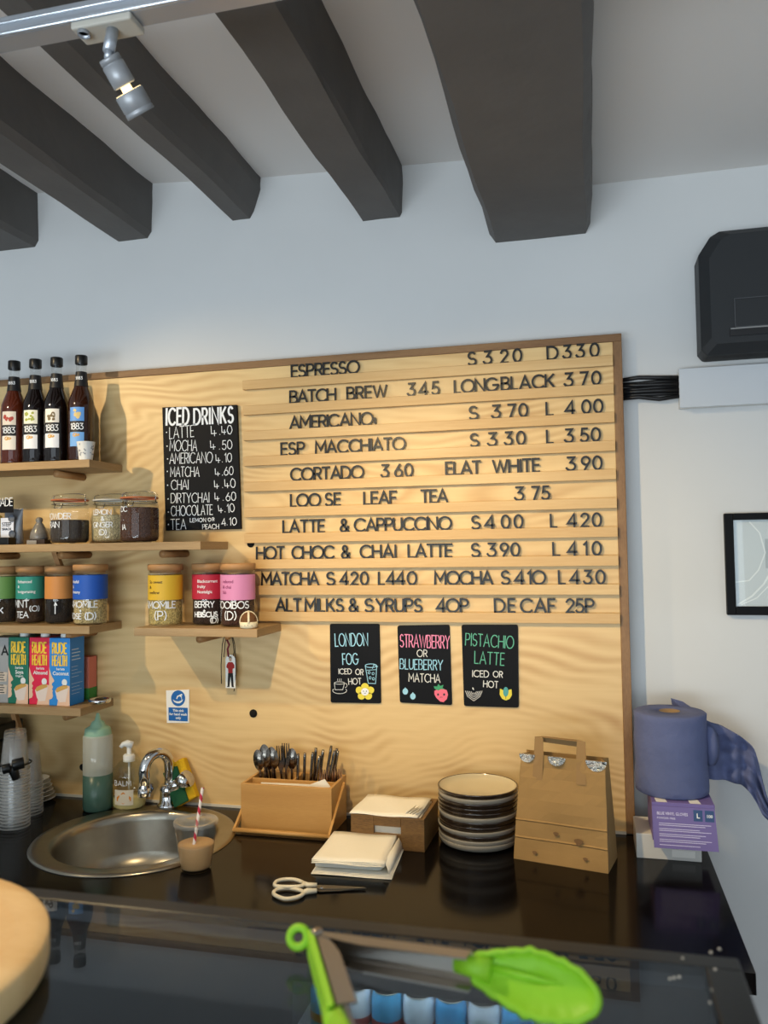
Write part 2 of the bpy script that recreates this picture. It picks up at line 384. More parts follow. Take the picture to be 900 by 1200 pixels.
# ------------------------------------------------------------------ room shell
WY = .05                      # plaster face of the back wall
XL, XR, YB = -3.3, 2.3, -5.2
struct('wall_back', MB().box((XL, WY, 0), (XR, WY+.12, 3.0)), M_WALL)
struct('wall_left', MB().box((XL-.1, YB, 0), (XL, WY+.12, 3.0)), M_WALL)
struct('wall_right', MB().box((XR, YB, 0), (XR+.1, WY+.12, 3.0)), M_WALL)
struct('floor', MB().box((XL-.1, YB, -.1), (XR+.1, WY+.12, 0)), M_FLOOR)
prof = [(XL-.1, 2.83), (-1.3, 2.735), (-.9, 2.705), (-.25, 2.675), (-.10, 2.565), (XR+.1, 2.555)]
mb = MB(); n = len(prof)
poly = prof+[(XR+.1, 3.05), (XL-.1, 3.05)]
mb.prism(poly, lambda u, v: Vector((u, YB, v)), lambda u, v: Vector((u, WY+.12, v)))
struct('ceiling', mb, M_CEIL)

def beam(x0, x1, zb, ztop, label, ch=.012, top_dx=0.0):
    """old painted timber, slightly wavy, chamfered lower edges, running from the back wall towards the shopfront"""
    rnd = random.Random(int(abs(x0)*1000)); N = 46; rows = []
    ph = rnd.uniform(0, 9)
    for i in range(N+1):
        y = WY+.03-(WY+.03-YB-.3)*i/N
        wob = .003*sin(y*2.1+ph)+.0025*sin(y*9.3+2*ph); wz = .003*sin(y*4.7+ph)
        j = lambda s=.003: rnd.uniform(-s, s)
        rows.append([Vector(p) for p in ((x0-top_dx+wob*.5+j(), y, ztop+.02), (x0+wob+j(), y, zb+ch*1.6+wz), (x0+ch+wob+j(.002), y, zb+wz), ((x0+x1)/2, y, zb+wz+j(.001)),
                     (x1-ch+wob+j(.002), y, zb+wz), (x1+wob*.7+j(), y, zb+ch*1.6+wz), (x1+top_dx+wob*.4+j(), y, (zb+ztop)/2+.02), (x1+top_dx+wob*.4+j(.005), y, ztop+.02))])
    mb = MB(); mb.grid(rows, smooth=False)
    k = len(rows[0]); mb.add(rows[0], [tuple(range(k))]); mb.add(rows[-1], [tuple(reversed(range(k)))])
    o = mb.build('ceiling_beam', M_BEAM, None); tag(o, label, 'beam', 'dark ceiling beams')
xa = atY(0, 280, WY).x
beam(-1.86, atY(44, 278, WY).x, 2.575, 2.76, 'dark grey ceiling beam end at the far left edge of the photo')
beam(atY(137, 282, WY).x, atY(179, 278, WY).x, 2.565, 2.745, 'dark grey ceiling beam above the row of syrup bottles')
beam(atY(268, 261, WY).x, atY(297, 258, WY).x, 2.583, 2.715, 'dark grey ceiling beam just behind the silver spotlight', .012, .025)
beam(atY(421, 260, WY).x, atY(470, 258, WY).x, 2.535, 2.695, 'narrower dark grey ceiling beam next left of the widest beam', .008, .004)
beam(atY(573, 284, WY).x, atY(692, 277, WY).x, 2.432, 2.67, 'widest dark grey ceiling beam with chamfered edges', .016, .004)

# ------------------------------------------------------------------ plywood menu panel
PX0, PX1, PZ0, PZ1 = -2.1, .078, .8795, 2.125
p = thing('plywood_panel', (-.9, 0, .88), 'large pale plywood wall panel with dark wood edging and price rails', 'wall panel')
MB().box((PX0, 0, PZ0), (PX1, .025, PZ1)).build('board', M_PLY, p, .001)
mb = MB(); mb.box((PX0, -.004, PZ1), (PX1+.022, .048, PZ1+.02)); mb.build('top_trim', M_OAKH, p, .0015)
mb = MB(); mb.box((PX1, -.004, PZ0), (PX1+.022, .048, PZ1)); mb.build('side_trim', M_OAK, p, .0015)
MB().box((PX0, .026, PZ0), (PX1-.001, .048, PZ1-.001)).build('batten_backing', M_OAK, p)
for (x, y, r) in ((85/2, 551, .011), (294, 637, .011), (297, 836, .0115), (292, 541, .009), (97, 899, .010)):
    c = atY(x, y, 0); MB().lathe([(0, 0), (r*.9, 0), (r, .0004), (r, .0016), (r*.0, .0012)], (c.x, -.0003, c.z), 20, Matrix.Rotation(pi/2, 4, 'X')).build('peg_hole', M_HOLE_SHADE, p)  # thin dark discs on the board; each hole's inner shade is painted in
RAILZ = [2.0615+(1.4035-2.0615)*i/9 for i in range(10)]
RX = [(288, 719), (289, 720), (290, 722), (291, 722), (293, 723), (295, 723), (296, 723), (299, 725), (302, 726), (304, 726)]
for i, z in enumerate(RAILZ):
    x0 = -.945+.0005*i; x1 = .077
    mb = MB(); mb.box((x0, -.014, z), (x1, -.009, z+.026)); mb.box((x0, -.009, z), (x1, 0, z+.006))
    mb.build('rail', M_RAIL, p, .0006)

ROWS = [  # row name, [(word, x0, x1)] in photo pixels
 ('espresso', [('ESPRESSO', 342, 421), ('S', 548.5, 557.5), ('3', 567.5, 576), ('20', 587, 611), ('D', 641.5, 653.5), ('330', 660.5, 702)]),
 ('batch brew', [('BATCH', 340, 393), ('BREW', 407, 453), ('345', 478.5, 514.5), ('LONG', 533, 584), ('BLACK', 588, 649.5), ('3', 662, 671), ('70', 680.5, 704)]),
 ('americano', [('AMERICANO', 340, 437), ('t', 438.2, 441), ('S', 550, 560), ('3', 577, 586), ('70', 595.5, 618), ('L', 640.5, 648), ('4', 663, 673.5), ('00', 682.5, 706)]),
 ('espresso macchiato', [('ESP', 330, 356.5), ('MACCHIATO', 370, 475), ('S', 551.5, 561), ('3', 572.5, 582), ('30', 592.5, 615.5), ('L', 641, 648), ('3', 663, 672), ('50', 681, 703.5)]),
 ('cortado', [('CORTADO', 341, 426), ('3', 447.7, 455.5), ('60', 463, 483.5), ('ELAT', 523, 563), ('WHITE', 578, 632.5), ('3', 665, 674.5), ('90', 682, 705.5)]),
 ('loose leaf tea', [('LOO', 341, 375.5), ('SE', 381.5, 399), ('LEAF', 427, 464.5), ('TEA', 494, 524), ('3', 604, 613.5), ('75', 623.5, 644)]),
 ('latte and cappuccino', [('LATTE', 332, 380), ('&', 399, 408.5), ('CAPPUCCINO', 416, 529), ('S', 553, 562.5), ('4', 569, 579.5), ('00', 588, 612.5), ('L', 645.5, 652.5), ('4', 665, 675.5), ('20', 681.5, 704.5)]),
 ('hot chocolate', [('HOT', 301, 333), ('CHOC', 342.5, 391.5), ('&', 400.5, 410), ('CHAI', 422.5, 463.5), ('LATTE', 479, 529.5), ('S', 553, 562.5), ('3', 572, 581), ('90', 587, 608.5), ('L', 648.5, 656), ('4', 665.5, 676), ('10', 684.5, 704.5)]),
 ('matcha and mocha', [('MATCHA', 307, 373.5), ('S', 383, 392), ('420', 399, 431.5), ('L', 444, 450.5), ('44', 453.5, 474), ('0', 478, 488.5), ('MOCHA', 510, 577), ('S', 587.5, 597), ('4', 603.5, 614), ('1', 619, 622), ('O', 624, 639), ('L', 655, 662), ('4', 668.5, 679), ('30', 685, 708.5)]),
 ('alternative milks', [('ALT', 323.5, 352.5), ('MILKS', 358, 402), ('&', 409.5, 419.5), ('S', 428, 437.5), ('YRUPS', 441, 494), ('4OP', 512, 548.5), ('DE', 580, 603.5), ('CAF', 610.5, 650.5), ('25P', 664, 695.5)]),
]
ORD = ['first', 'second', 'third', 'fourth', 'fifth', 'sixth', 'seventh', 'eighth', 'ninth', 'tenth']
LH = .0335
for (rname, words), z in zip(ROWS, RAILZ):
    zb = z+.0272; py = 600
    count = {}
    for wd, a, b in words:
        # pixel row of the baseline at a
        yb = 600
        for _ in range(6):
            q = atY(a, yb, -.006); yb += (q.z-zb)*400
        xa_ = atY(a, yb, -.006).x; xb_ = atY(b, yb, -.006).x
        count[wd] = count.get(wd, 0)+1
        tot = sum(1 for q in words if q[0] == wd)
        offs, wx = layout(wd, LH, xb_-xa_, gap=.1)
        if len(wd) == 1: wx = min(1.15, (xb_-xa_)/(max(.1, G[wd][0])*LH))
        seen = {}
        for k, (c, ox) in enumerate(zip(wd, offs)):
            mb = MB(); dx = random.uniform(-.0006, .0006); ti = random.uniform(-.012, .012)
            o0 = Vector((xa_+ox+dx, -.0048, zb+.0002))
            T = lambda u, v, w_: o0+Vector((u+v*ti, -w_, v))
            hh = .024 if c == 't' else LH
            if c == "t": o0.z += .002
            glyph(mb, c, T, LH, .0026 if c != 't' else .0018, wx, .0035)
            ob = mb.build('plastic_symbol' if c in '&t' else ('plastic_numeral' if c.isdigit() else 'plastic_letter'), M_LETTER, None, 0, o0)
            kind = 'ampersand' if c == '&' else ('colon mark' if c == 't' else (('numeral ' if c.isdigit() else 'letter ')+c))
            if len(wd) > 1:
                lab = f'small black plastic {kind}, {ORD[k]} character of {wd} in the {rname} price row'
            else:
                nx = words[[i for i, q in enumerate(words) if q[1] == a][0]-1]
                lab = f'small black plastic {kind} standing right after {nx[0].replace("t","the colon")} in the {rname} price row'
            if tot > 1:
                prev = words[[i for i, q in enumerate(words) if q[1] == a][0]-1][0]
                lab = f'black plastic {kind} standing right after {prev.replace("t","the colon")} in the {rname} price row'
            tag(ob, lab, 'letter', 'loose letters on the price rails')
# ------------------------------------------------------------------ back counter with round sink cut-out
CZ = .878
SINK = Vector((-1.13, -.275, CZ)); SR = .25
CX0, CX1, CY0 = -3.0, .258, -.645
p = thing('counter', (-.9, -.32, 0), 'long black glossy back counter with a round sink set into it', 'counter')
bm = bmesh.new(); loops = []
for pts in ([(CX0, CY0), (CX1, CY0), (CX1, .048), (PX1+.025, .048), (PX1+.025, -.001), (CX0, -.001)], [(SINK.x+(SR-.02)*cos(2*pi*i/64), SINK.y+(SR-.02)*sin(2*pi*i/64)) for i in range(64)]):
    vs = [bm.verts.new((a, b, CZ)) for a, b in pts]
    for i in range(len(vs)): loops.append(bm.edges.new((vs[i], vs[(i+1) % len(vs)])))
r_ = bmesh.ops.triangle_fill(bm, use_beauty=True, use_dissolve=False, edges=loops)
ext = bmesh.ops.extrude_face_region(bm, geom=[f for f in bm.faces])
for e in ext['geom']:
    if isinstance(e, bmesh.types.BMVert): e.co.z -= .036
bmesh.ops.recalc_face_normals(bm, faces=bm.faces)
me = bpy.data.meshes.new('worktop'); off = Vector(p['_o'])
bmesh.ops.translate(bm, verts=bm.verts, vec=-off); bm.to_mesh(me); bm.free(); me.materials.append(M_COUNTER)
o = bpy.data.objects.new('worktop', me); COL.objects.link(o); o.parent = p
FX0, FX1 = -.64, -.02
MB().box((CX0, -.62, 0), (FX0-.003, -.60, CZ-.036)).box((CX0, -.60, 0), (CX0+.02, -.02, CZ-.036)).box((FX0-.023, -.60, 0), (FX0-.003, -.02, CZ-.036)).build('cabinet', M_CAB, p)
MB().box((FX1+.003, -.62, 0), (CX1-.01, -.02, CZ-.036)).build('cabinet', M_CAB, p)

MB().box((PX0, -.006, CZ+.0003), (PX1, -.0005, CZ+.007)).build('sealant_strip', mat('white_sealant', 'd8d4c8', .5), bpy.data.objects['plywood_panel'])
# sink
p = thing('sink', tuple(SINK), 'round stainless steel sink with a wide rim in the black counter', 'sink')
mb = MB()
mb.lathe([(.252, .0005), (.250, .004), (.240, .0055), (.228, .004), (.215, .003), (.205, .002), (.198, -.004), (.194, -.02), (.188, -.10), (.170, -.135), (.12, -.150), (.045, -.155), (.04, -.158), (0, -.158)], SINK, 72)
mb.build('basin', M_STEEL, p)
mb = MB(); mb.lathe([(.042, -.152), (.040, -.150), (.03, -.151), (.028, -.154), (0, -.154)], SINK, 32); mb.build('drain', M_CHROME, p)

# tap: body, goose neck, lever with blue dot, side knob
tp = atZ(191, 945, CZ); tp.y = max(tp.y, -.075); TP = Vector((atY(197, 940, tp.y).x, tp.y, CZ+.004))
p = thing('tap', tuple(TP), 'chrome goose-neck mixer tap at the back of the round sink', 'tap')
mb = MB(); mb.lathe([(.03, 0), (.03, .006), (.024, .010), (.022, .035), (.024, .05), (.018, .06), (0, .06)], TP, 28); mb.build('body', M_CHROME, p)
mb = MB(); mb.tube([TP+Vector((.0, 0, .04)), TP+Vector((.018, -.004, .055)), TP+Vector((.048, -.010, .07))], [.018, .017, .016], 16)
mb.tube([TP+Vector((.046, -.010, .069)), TP+Vector((.07, -.015, .084))], [.023, .024], 18); mb.build('knob', M_CHROME, p)
mb = MB(); path = []
for i in range(15):
    a = radians(0+195*i/14); path.append(TP+Vector((-.004+.012*cos(a)-.012*(1-cos(a))*.5, -.006-.075*(1-cos(a))*.5, .112+.045*sin(a))))
path = [TP+Vector((.004, 0, .05)), TP+Vector((.007, -.002, .085))]+path+[path[-1]+Vector((.0, -.002, -.03))]
mb.tube(path, [.0150]*len(path), 16); mb.build('spout', M_CHROME, p)
e = path[-1]
mb = MB(); mb.tube([e, e+Vector((0, 0, -.022))], [.0175, .0175], 16); nz = mb.build('aerator', M_CHROME, p)
mb = MB(); c = TP+Vector((-.045, -.035, .055))
mb.lathe([(0, -.016), (.016, -.010), (.019, 0), (.016, .010), (0, .016)], c, 8, Matrix.Rotation(radians(60), 4, 'X')); mb.build('handle', mat('chrome_blue', '8c9ab8', .1, metal=1), p)

# ------------------------------------------------------------------ shelves
def shelf(x0, x1, z, depth, label, dowels, brace=None):
    p = thing('wall_shelf', ((x0+x1)/2, -.08, z-.022), label, 'shelf', 'plywood peg shelves')
    MB().box((x0, -depth, z-.022), (x1, -.0005, z)).build('plank', M_SHELF, p, .001)
    for d in dowels:
        mb = MB(); mb.tube([(d, -depth+.035, z-.0325), (d, -.0005, z-.0325)], .0105, 16); mb.build('dowel', M_DOWEL, p)
    if brace:
        xb, dx, dz = brace
        mb = MB(); mb.prism([(-.008, 0), (.008, 0), (.008+dx, -dz), (-.008+dx, -dz)], lambda u, v: Vector((xb+u, -.075, z-.0225+v)), lambda u, v: Vector((xb+u, -.060, z-.0225+v))); mb.build('brace', M_DOWEL, p)
    return p
Z1, Z2, Z3, Z4, Z5 = 1.862, 1.628, 1.399, 1.397, 1.172
def sx(px, y, Y=-.09): return atY(px, y, Y).x
shelf(-2.05, -1.338, Z1, .166, 'topmost plywood shelf carrying the syrup bottles', [-1.47])
shelf(-2.05, -.998, Z2, .172, 'plywood shelf carrying the clip-top storage jars', [-1.70, -1.45, -1.13], (sx(64, 648, -.07), .02, .05))
shelf(-2.05, -1.340, Z3, .162, 'plywood shelf carrying the green, teal, orange and blue jars', [-1.43, -1.78])
shelf(-1.196, -.838, Z4, .172, 'short plywood shelf with the yellow, red and pink jars', [-1.02])
shelf(-2.05, -1.368, Z5, .160, 'lowest plywood shelf carrying the milk cartons', [-1.44, -1.74], (sx(14, 845, -.07), .03, .09))
M_DOWELWOOD = M_DOWEL  # same wood as the dowels

# ------------------------------------------------------------------ syrup bottles
M_NECKGL = glass('bottle_neck_glass', (.93, .93, .92), 1, 1.5)
def bottle(px, py, glasscol, topc, boxc, lab, midtext=True, fruit='c0562a', dark=False):
    y = -.088; x = sx(px, py, y); c = Vector((x, y, Z1))
    p = thing('syrup_bottle', tuple(c), lab, 'bottle', 'syrup bottles on the top shelf')
    body = [(0, .002), (.030, 0), (.0355, .004), (.036, .012), (.0345, .02), (.036, .028), (.036, .165), (.035, .180), (.028, .200), (.0195, .222), (.0165, .245), (.0150, .262)]
    mb = MB(); mb.lathe(body, c, 36); mb.build('glass_body', mat('syrup_'+glasscol, glasscol, .06, trans=.35, ior=1.4, coat=.5), p)
    mb = MB(); mb.lathe([(.0150, .262), (.0145, .285), (.0155, .288), (.0155, .292)], c, 24); mb.build('neck', M_NECKGL, p)
    mb = MB(); mb.lathe([(.0202, .2225), (.0172, .246), (.0155, .266)], c, 28); ns = mb.build('neck_sleeve', mat('bottle_black_sleeve', '17171a', .5), p)
    mb = MB(); write_cyl(mb, '1883', c, .0186, radians(12), .242, .008, .0007); mb.build('neck_print', M_CHALK, ns)
    mb = MB(); mb.lathe([(.0168, .289), (.0175, .291), (.0175, .312), (.0165, .3145), (0, .3145)], c, 28); mb.build('cap', M_BLACK, p)
    # label wrapped round the front: picture, black band with the number, lower panel
    R = .0364; A0 = radians(14)
    def patch(a0, a1, z0, z1, m, nm, par, r=R):
        mb = MB(); rows = [[Vector((c.x+r*sin(A0+a0+(a1-a0)*i/10), c.y-r*cos(A0+a0+(a1-a0)*i/10), c.z+z)) for i in range(11)] for z in (z0, z1)]
        mb.grid(rows); return mb.build(nm, m, par)
    hw = radians(33)
    L = patch(-hw, hw, .045, .158, mat('label_black', '111114', .45), 'label', p)
    patch(-hw, hw, .118, .158, mat('lab_'+topc, topc, .45), 'label_picture', L, R+.0003)
    patch(-hw, hw, .045, .086, mat('lab_'+boxc, boxc, .45), 'label_panel', L, R+.0003)
    rnd = random.Random(px); mb = MB()
    for k in range(7):
        a = rnd.uniform(-.3, .3); z = rnd.uniform(.126, .150); rr = rnd.uniform(.003, .007); q = []
        for i in range(9):
            t = 2*pi*i/9; s_ = rr*rnd.uniform(.7, 1.2); an = A0+a+s_*cos(t)/R; q.append(Vector((c.x+(R+.0006)*sin(an), c.y-(R+.0006)*cos(an), c.z+z+s_*sin(t))))
        mb.add(q, [tuple(range(9))])
    mb.build('label_fruit', mat('fr_'+fruit, fruit, .5), L)
    mb = MB()
    for k in range(2):
        q = [];
        for i in range(9):
            t = 2*pi*i/9; an = A0-.12+.18*k+.007*cos(t)/R; q.append(Vector((c.x+(R+.0006)*sin(an), c.y-(R+.0006)*cos(an), c.z+.078+.006*sin(t)*(1-.3*k))))
        mb.add(q, [tuple(range(9))])
    mb.build('label_fruit', mat('fr2_'+fruit, 'c99a4a', .5), L)
    mb = MB(); write_cyl(mb, '1883', c, R+.0006, A0, .094, .017, .0011, gap=.12)
    for zz in (.068, .063, .058, .053): write_cyl(mb, 'MAISON', c, R+.0006, A0, c.z*0+zz, .002, .0003) if False else None
    mb.build('label_number', M_CHALK, L)
    return p
_o = write_cyl
def write_cyl(mb, text, c, r, ang, z, h, hw, span=None, gap=.25, jit=0): _o(mb, text, c, r, ang, c[2]+z, h, hw, span, gap, jit)
bottle(16, 540, '5a2410', 'd9cfc0', 'e4dcd0', 'reddish-brown syrup bottle at the left end of the row', fruit='a8382c')
bottle(41, 539, '140a08', 'e4e2cf', 'e6e8ea', 'near-black syrup bottle, second from left, yellow-green fruit on its label', fruit='9aa23c')
bottle(66, 538, '150b08', 'e2dcd2', 'e2e4e8', 'near-black syrup bottle, third from left, dark green leaves on its label', fruit='6b5a38')
bottle(95, 536, '3a1c0c', '5b93d6', '6fa6e0', 'brown syrup bottle with a blue label behind the paper cup', fruit='d0b878')
# paper cup in front of the last bottle
c = Vector((sx(101, 534, -.142), -.142, Z1)); c.y = -.1435
p = thing('paper_cup', tuple(c), 'small white paper cup with a grey print in front of the blue-labelled bottle', 'cup')
mb = MB(); mb.lathe([(0, .001), (.0185, 0), (.0185, .003), (.0245, .05), (.0255, .0515), (.0245, .052), (.0235, .05), (.018, .006), (0, .006)], c, 28)
mb.build('cup_wall', mat('paper_white', 'e2e0da', .8), p)
mb = MB(); rnd = random.Random(4)
for k in range(26):
    an = rnd.uniform(-.8, 1.8); z = rnd.uniform(.014, .044); r = .0187+.006*z/.05+.0004; q = []
    for i in range(6):
        t = 2*pi*i/6; s_ = rnd.uniform(.0012, .003); a2 = an+s_*cos(t)/r; q.append(Vector((c.x+r*sin(a2), c.y-r*cos(a2), c.z+z+s_*sin(t))))
    mb.add(q, [tuple(range(6))])
mb.build('floral_print', mat('print_grey', '8a8c92', .8), p)

# ------------------------------------------------------------------ clip-top jars on the second shelf
M_SEAL = mat('orange_rubber', 'b8643a', .5); M_SEALC = mat('clear_rubber', 'c8c4ba', .4); M_WIRE = mat('wire_steel', '9a9a9a', .25, metal=1)
def clipjar(px, y, fillc, fillh, seal, texts, lab, fn):
    x = sx(px, 630, y); c = Vector((x, y, Z2)); r = .0535
    p = thing('storage_jar', tuple(c), lab, 'jar', 'clip-top jars on the second shelf')
    mb = MB(); mb.lathe([(0, .001), (.045, 0), (.052, .006), (r, .016), (r, .094), (.051, .108), (.0465, .116), (.0465, .122)], c, 40); mb.build('glass_body', M_GLASS, p)
    mb = MB(); mb.lathe([(0, .004), (.044, .004), (.0505, .010), (.0518, .018), (.0518, fillh-.004), (.050, fillh), (0, fillh+.002)], c, 36)
    mb.build('loose_leaf', mat('fill_'+fillc, fillc, .95, noise=.55, nscale=260, bump=.5, bscale=300), p)
    mb = MB(); mb.lathe([(.047, .1225), (.0518, .123), (.0518, .127), (.047, .1275)], c, 36); mb.build('rubber_seal', seal, p)
    mb = MB(); mb.lathe([(.0505, .128), (.051, .133), (.049, .138), (.040, .141), (.02, .1405), (0, .1405)], c, 36); mb.build('glass_lid', M_GLASS, p)
    mb = MB(); ring_ = [(c.x+.0495*cos(a), c.y+.0495*sin(a), c.z+.113) for a in [2*pi*i/32 for i in range(32)]]
    mb.tube(ring_, .0011, 6, closed=True)
    for s in (-1, 1):
        mb.tube([c+Vector((s*.050, 0, .113)), c+Vector((s*.0525, -.004, .124)), c+Vector((s*.052, -.002, .139)), c+Vector((s*.03, 0, .1435)), c+Vector((0, 0, .1438))], .0012, 6)
    mb.tube([c+Vector((-.012, -.0495, .113)), c+Vector((-.012, -.056, .101)), c+Vector((.012, -.056, .101)), c+Vector((.012, -.0495, .113))], .0012, 6)
    mb.build('wire_clip', M_WIRE, p)
    mb = MB()
    for t, a, z, h in texts: write_cyl(mb, t, c, r+.0006, radians(a), z, h, .0011, gap=.12, jit=.0003)
    mb.build('handwriting', M_CHALK, p)
clipjar(82, -.108, '3a3028', .068, M_SEAL, [('POWDER', -6, .070, .016), ('RAIN', -18, .046, .016)], 'clip-top glass jar of dark leaf, left of the three, with an orange seal', 0)
clipjar(130, -.0550, 'b3a682', .082, M_SEALC, [('LEMON', 3, .082, .014), ('&', 8, .065, .011), ('GINGER', 4, .046, .014), ('(D)', 8, .024, .015)], 'clip-top glass jar of pale herbs lettered LEMON & GINGER', 0)
clipjar(163.5, -.108, '4c2e1e', .098, M_SEAL, [('DC', -20, .086, .014), ('.', -20, .062, .012), ('IA', -18, .036, .014)], 'clip-top glass jar of brown leaf, nearest the iced drinks board', 0)
# small things at the left of the second shelf
c = Vector((sx(46, 632, -.10), -.10, Z2))
p = thing('shelf_ornament', tuple(c), 'small grey cone-shaped ornament on a dark base left of the clip-top jars', 'ornament')
mb = MB(); mb.lathe([(0, .014), (.024, .014), (.026, .02), (.024, .035), (.014, .055), (.008, .064), (.010, .068), (.010, .074), (.006, .079), (0, .080)], c, 24); mb.build('cone', mat('grey_glaze', '77726a', .25, noise=.3, nscale=60), p)
mb = MB(); mb.box((c.x-.026, c.y-.022, c.z), (c.x+.034, c.y+.022, c.z+.014)); mb.build('base', mat('dark_base', '33241c', .5), p, .001)
mb = MB(); mb.box((c.x-.024, c.y-.0235, c.z+.001), (c.x+.008, c.y-.0222, c.z+.012)); mb.build('name_plate', mat('plate_grey', 'a9a39a', .4, metal=.5), p)
c = Vector((sx(16, 628, -.085), -.085, Z2))
p = thing('snack_pouch', tuple(c), 'silver-grey pouch with a white label at the left end of the jar shelf', 'pouch')
rows = []
for i in range(9):
    t = i/8; z = .004+.104*t; th = .020*(1-t)**.6+.0015; wd = .032-.002*sin(t*pi)
    rows.append([Vector((c.x+wd*cos(a), c.y+th*sin(a), c.z+z)) for a in [2*pi*k/20 for k in range(20)]])
for r in rows: r.append(r[0])
mb = MB(); mb.grid(rows); mb.add(rows[0][:-1], [tuple(range(20))]); mb.build('pouch_body', mat('pouch_foil', '8d8f93', .35, metal=.5), p)
mb = MB(); mb.box((c.x-.026, c.y-.0235, c.z+.022), (c.x+.018, c.y-.0212, c.z+.080)); lb = mb.build('pouch_label', mat('pouch_white', 'dfe3ee', .5), p)
mb = MB()
T = lambda u, v, w_: Vector((c.x-.018+u, c.y-.024, c.z+.056+v)); 
for t, zz, h in (('STEEP', .056, .010), ('SNACK', .044, .006)):
    offs, wx = layout(t, h, .030)
    for k, ox in zip(t, offs):
        glyph(mb, k, lambda u, v, w_, ox=ox, zz=zz: Vector((c.x-.020+u+ox, c.y-.0242, c.z+zz+v)), h, .0008, wx)
mb.build('pouch_lettering', mat('ink_dark', '23252e', .6), lb)
mb = MB()
for (u, v) in ((.012, .078), (.014, .032)): mb.lathe([(0, -.0003), (.011, 0), (.011, .001)], (c.x+u, c.y-.0246, c.z+v), 20, Matrix.Rotation(pi/2, 4, 'X'))
mb.build('pouch_roundel', mat('slate_print', '5f6672', .6), lb)
# black tag sign with the end of LEMONADE, on the pouch's left
q = atY(16, 582, -.125); 
p = thing('shelf_tag', (q.x-.03, -.125, Z2), 'small black hand-lettered tag standing at the left end of the jar shelf', 'sign')
MB().box((q.x-.10, -.127, Z2+.094), (q.x, -.125, Z2+.132)).build('card', M_CHALKB, p)
MB().box((q.x-.075, -.1265, Z2+.012), (q.x-.069, -.1235, Z2+.095)).build('pin', M_BLACK, p)
MB().box((q.x-.09, -.142, Z2), (q.x-.004, -.108, Z2+.022)).build('tag_base', M_BLACK, p, .002)
mb = MB(); write(mb, 'LEMONADE', (atY(0,0,0).x*0-24, 594), (14.5, 592.5), 9, -.1275, .0011, gap=.12); mb.build('tag_lettering', M_CHALK, p)
mb = MB()
c2 = Vector((sx(-5, 628, -.06), -.06, Z2)); mb.lathe([(0, 0), (.026, 0), (.028, .004), (.028, .07), (.02, .085), (.012, .092), (0, .092)], c2, 24)
tag(mb.build('yellow_bottle', mat('yellow_bottle', 'b0a02c', .3), None, 0, c2), 'yellow bottle half out of the photo behind the black shelf tag', 'bottle')

# ------------------------------------------------------------------ wooden-lidded tea jars
def teajar(px, pz, y, Z, r, band, fillc, btexts, btc, texts, lab, grp, h=.170, lift=None):
    c = Vector((sx(px, 727, y), y, Z))
    p = thing('tea_jar', tuple(c), lab, 'jar', grp)
    mb = MB(); mb.lathe([(0, .001), (r-.003, 0), (r, .004), (r, h-.022), (r-.002, h-.016)], c, 40); mb.build('glass_body', M_GLASS, p)
    mb = MB(); mb.lathe([(0, .004), (r-.004, .004), (r-.0022, .008), (r-.0022, .074), (0, .076)], c, 36); mb.build('loose_leaf', mat('fill_'+fillc, fillc, .95, noise=.6, nscale=240, bump=.5, bscale=260), p)
    mb = MB(); mb.lathe([(0, h-.024), (r-.005, h-.024), (r-.004, h-.017), (r+.0012, h-.0165), (r+.0018, h-.002), (r, h), (0, h)], c, 40); mb.build('wooden_lid', M_LIDW, p)
    mb = MB(); mb.lathe([(r+.0005, .072), (r+.0005, h-.030)], c, 40); lb = mb.build('label_band', mat('band_'+band, band, .55), p)
    if btexts:
        mb = MB()
        for k, t in enumerate(btexts):
            a0 = btc[1]; rr = r+.0009; zz = c.z+.118-.0145*k
            font_mesh(mb, t, .0115, lambda u, v, w_: Vector((c.x+rr*sin(a0+u/rr), c.y-rr*cos(a0+u/rr), zz+v)), 'LEFT', .0002)
        mb.build('label_print', mat('print_'+btc[0], btc[0], .6), lb)
    mb = MB()
    for t, a, z, hh, hw in texts: write_cyl(mb, t, c, r+.0007, radians(a), z, hh, hw, gap=.16, jit=.0004)
    if texts: mb.build('handwriting', M_CHALK, p)
    return p
W = 'e9e9e9'
teajar(4, 727, -.078, Z3, .042, '66904a', '352a20', None, None, [('OK', 18, .030, .016, .0016)], 'tea jar with a green band at the far left of its shelf', 'tea jars on the left shelf', .166)
teajar(36, 727, -.078, Z3, .0405, '2f9080', '3d2a1e', ['Enhanced', '&', 'Invigorating'], (W, -.35), [('MINT', -8, .048, .020, .0013), ('TEA', 2, .018, .017, .0013), ('(o)'.upper(), 52, .036, .015, .0013)], 'tea jar with a teal band lettered MINT TEA', 'tea jars on the left shelf', .166)
teajar(70, 727, -.079, Z3, .0405, 'd08a45', '1d191a', None, None, [('I', 18, .030, .024, .0014), ('A', 20, .054, .008, .0014)], 'tea jar with an orange band and dark leaf', 'tea jars on the left shelf', .166)
teajar(106, 727, -.095, Z3, .047, '1f58b8', 'b8a475', ['blissful', '&', 'dreamy'], (W, -.75), [('CAMOMILE', -10, .050, .017, .0013), ('+', 0, .036, .010, .0014), ('ROSE', -26, .018, .015, .0013), ('(D)', 34, .016, .019, .0016)], 'tea jar with a blue band at the right end of the left shelf', 'tea jars on the left shelf', .170)
teajar(194, 729, -.090, Z4, .047, 'e2b52e', 'b9a468', ['So sweet', '&', 'mellow'], ('4a3a18', -.55), [('CAMOMILE', -8, .050, .018, .0014), ('(P)', 12, .018, .024, .0014)], 'tea jar with a yellow band standing alone at left on the short shelf', 'tea jars on the short shelf')
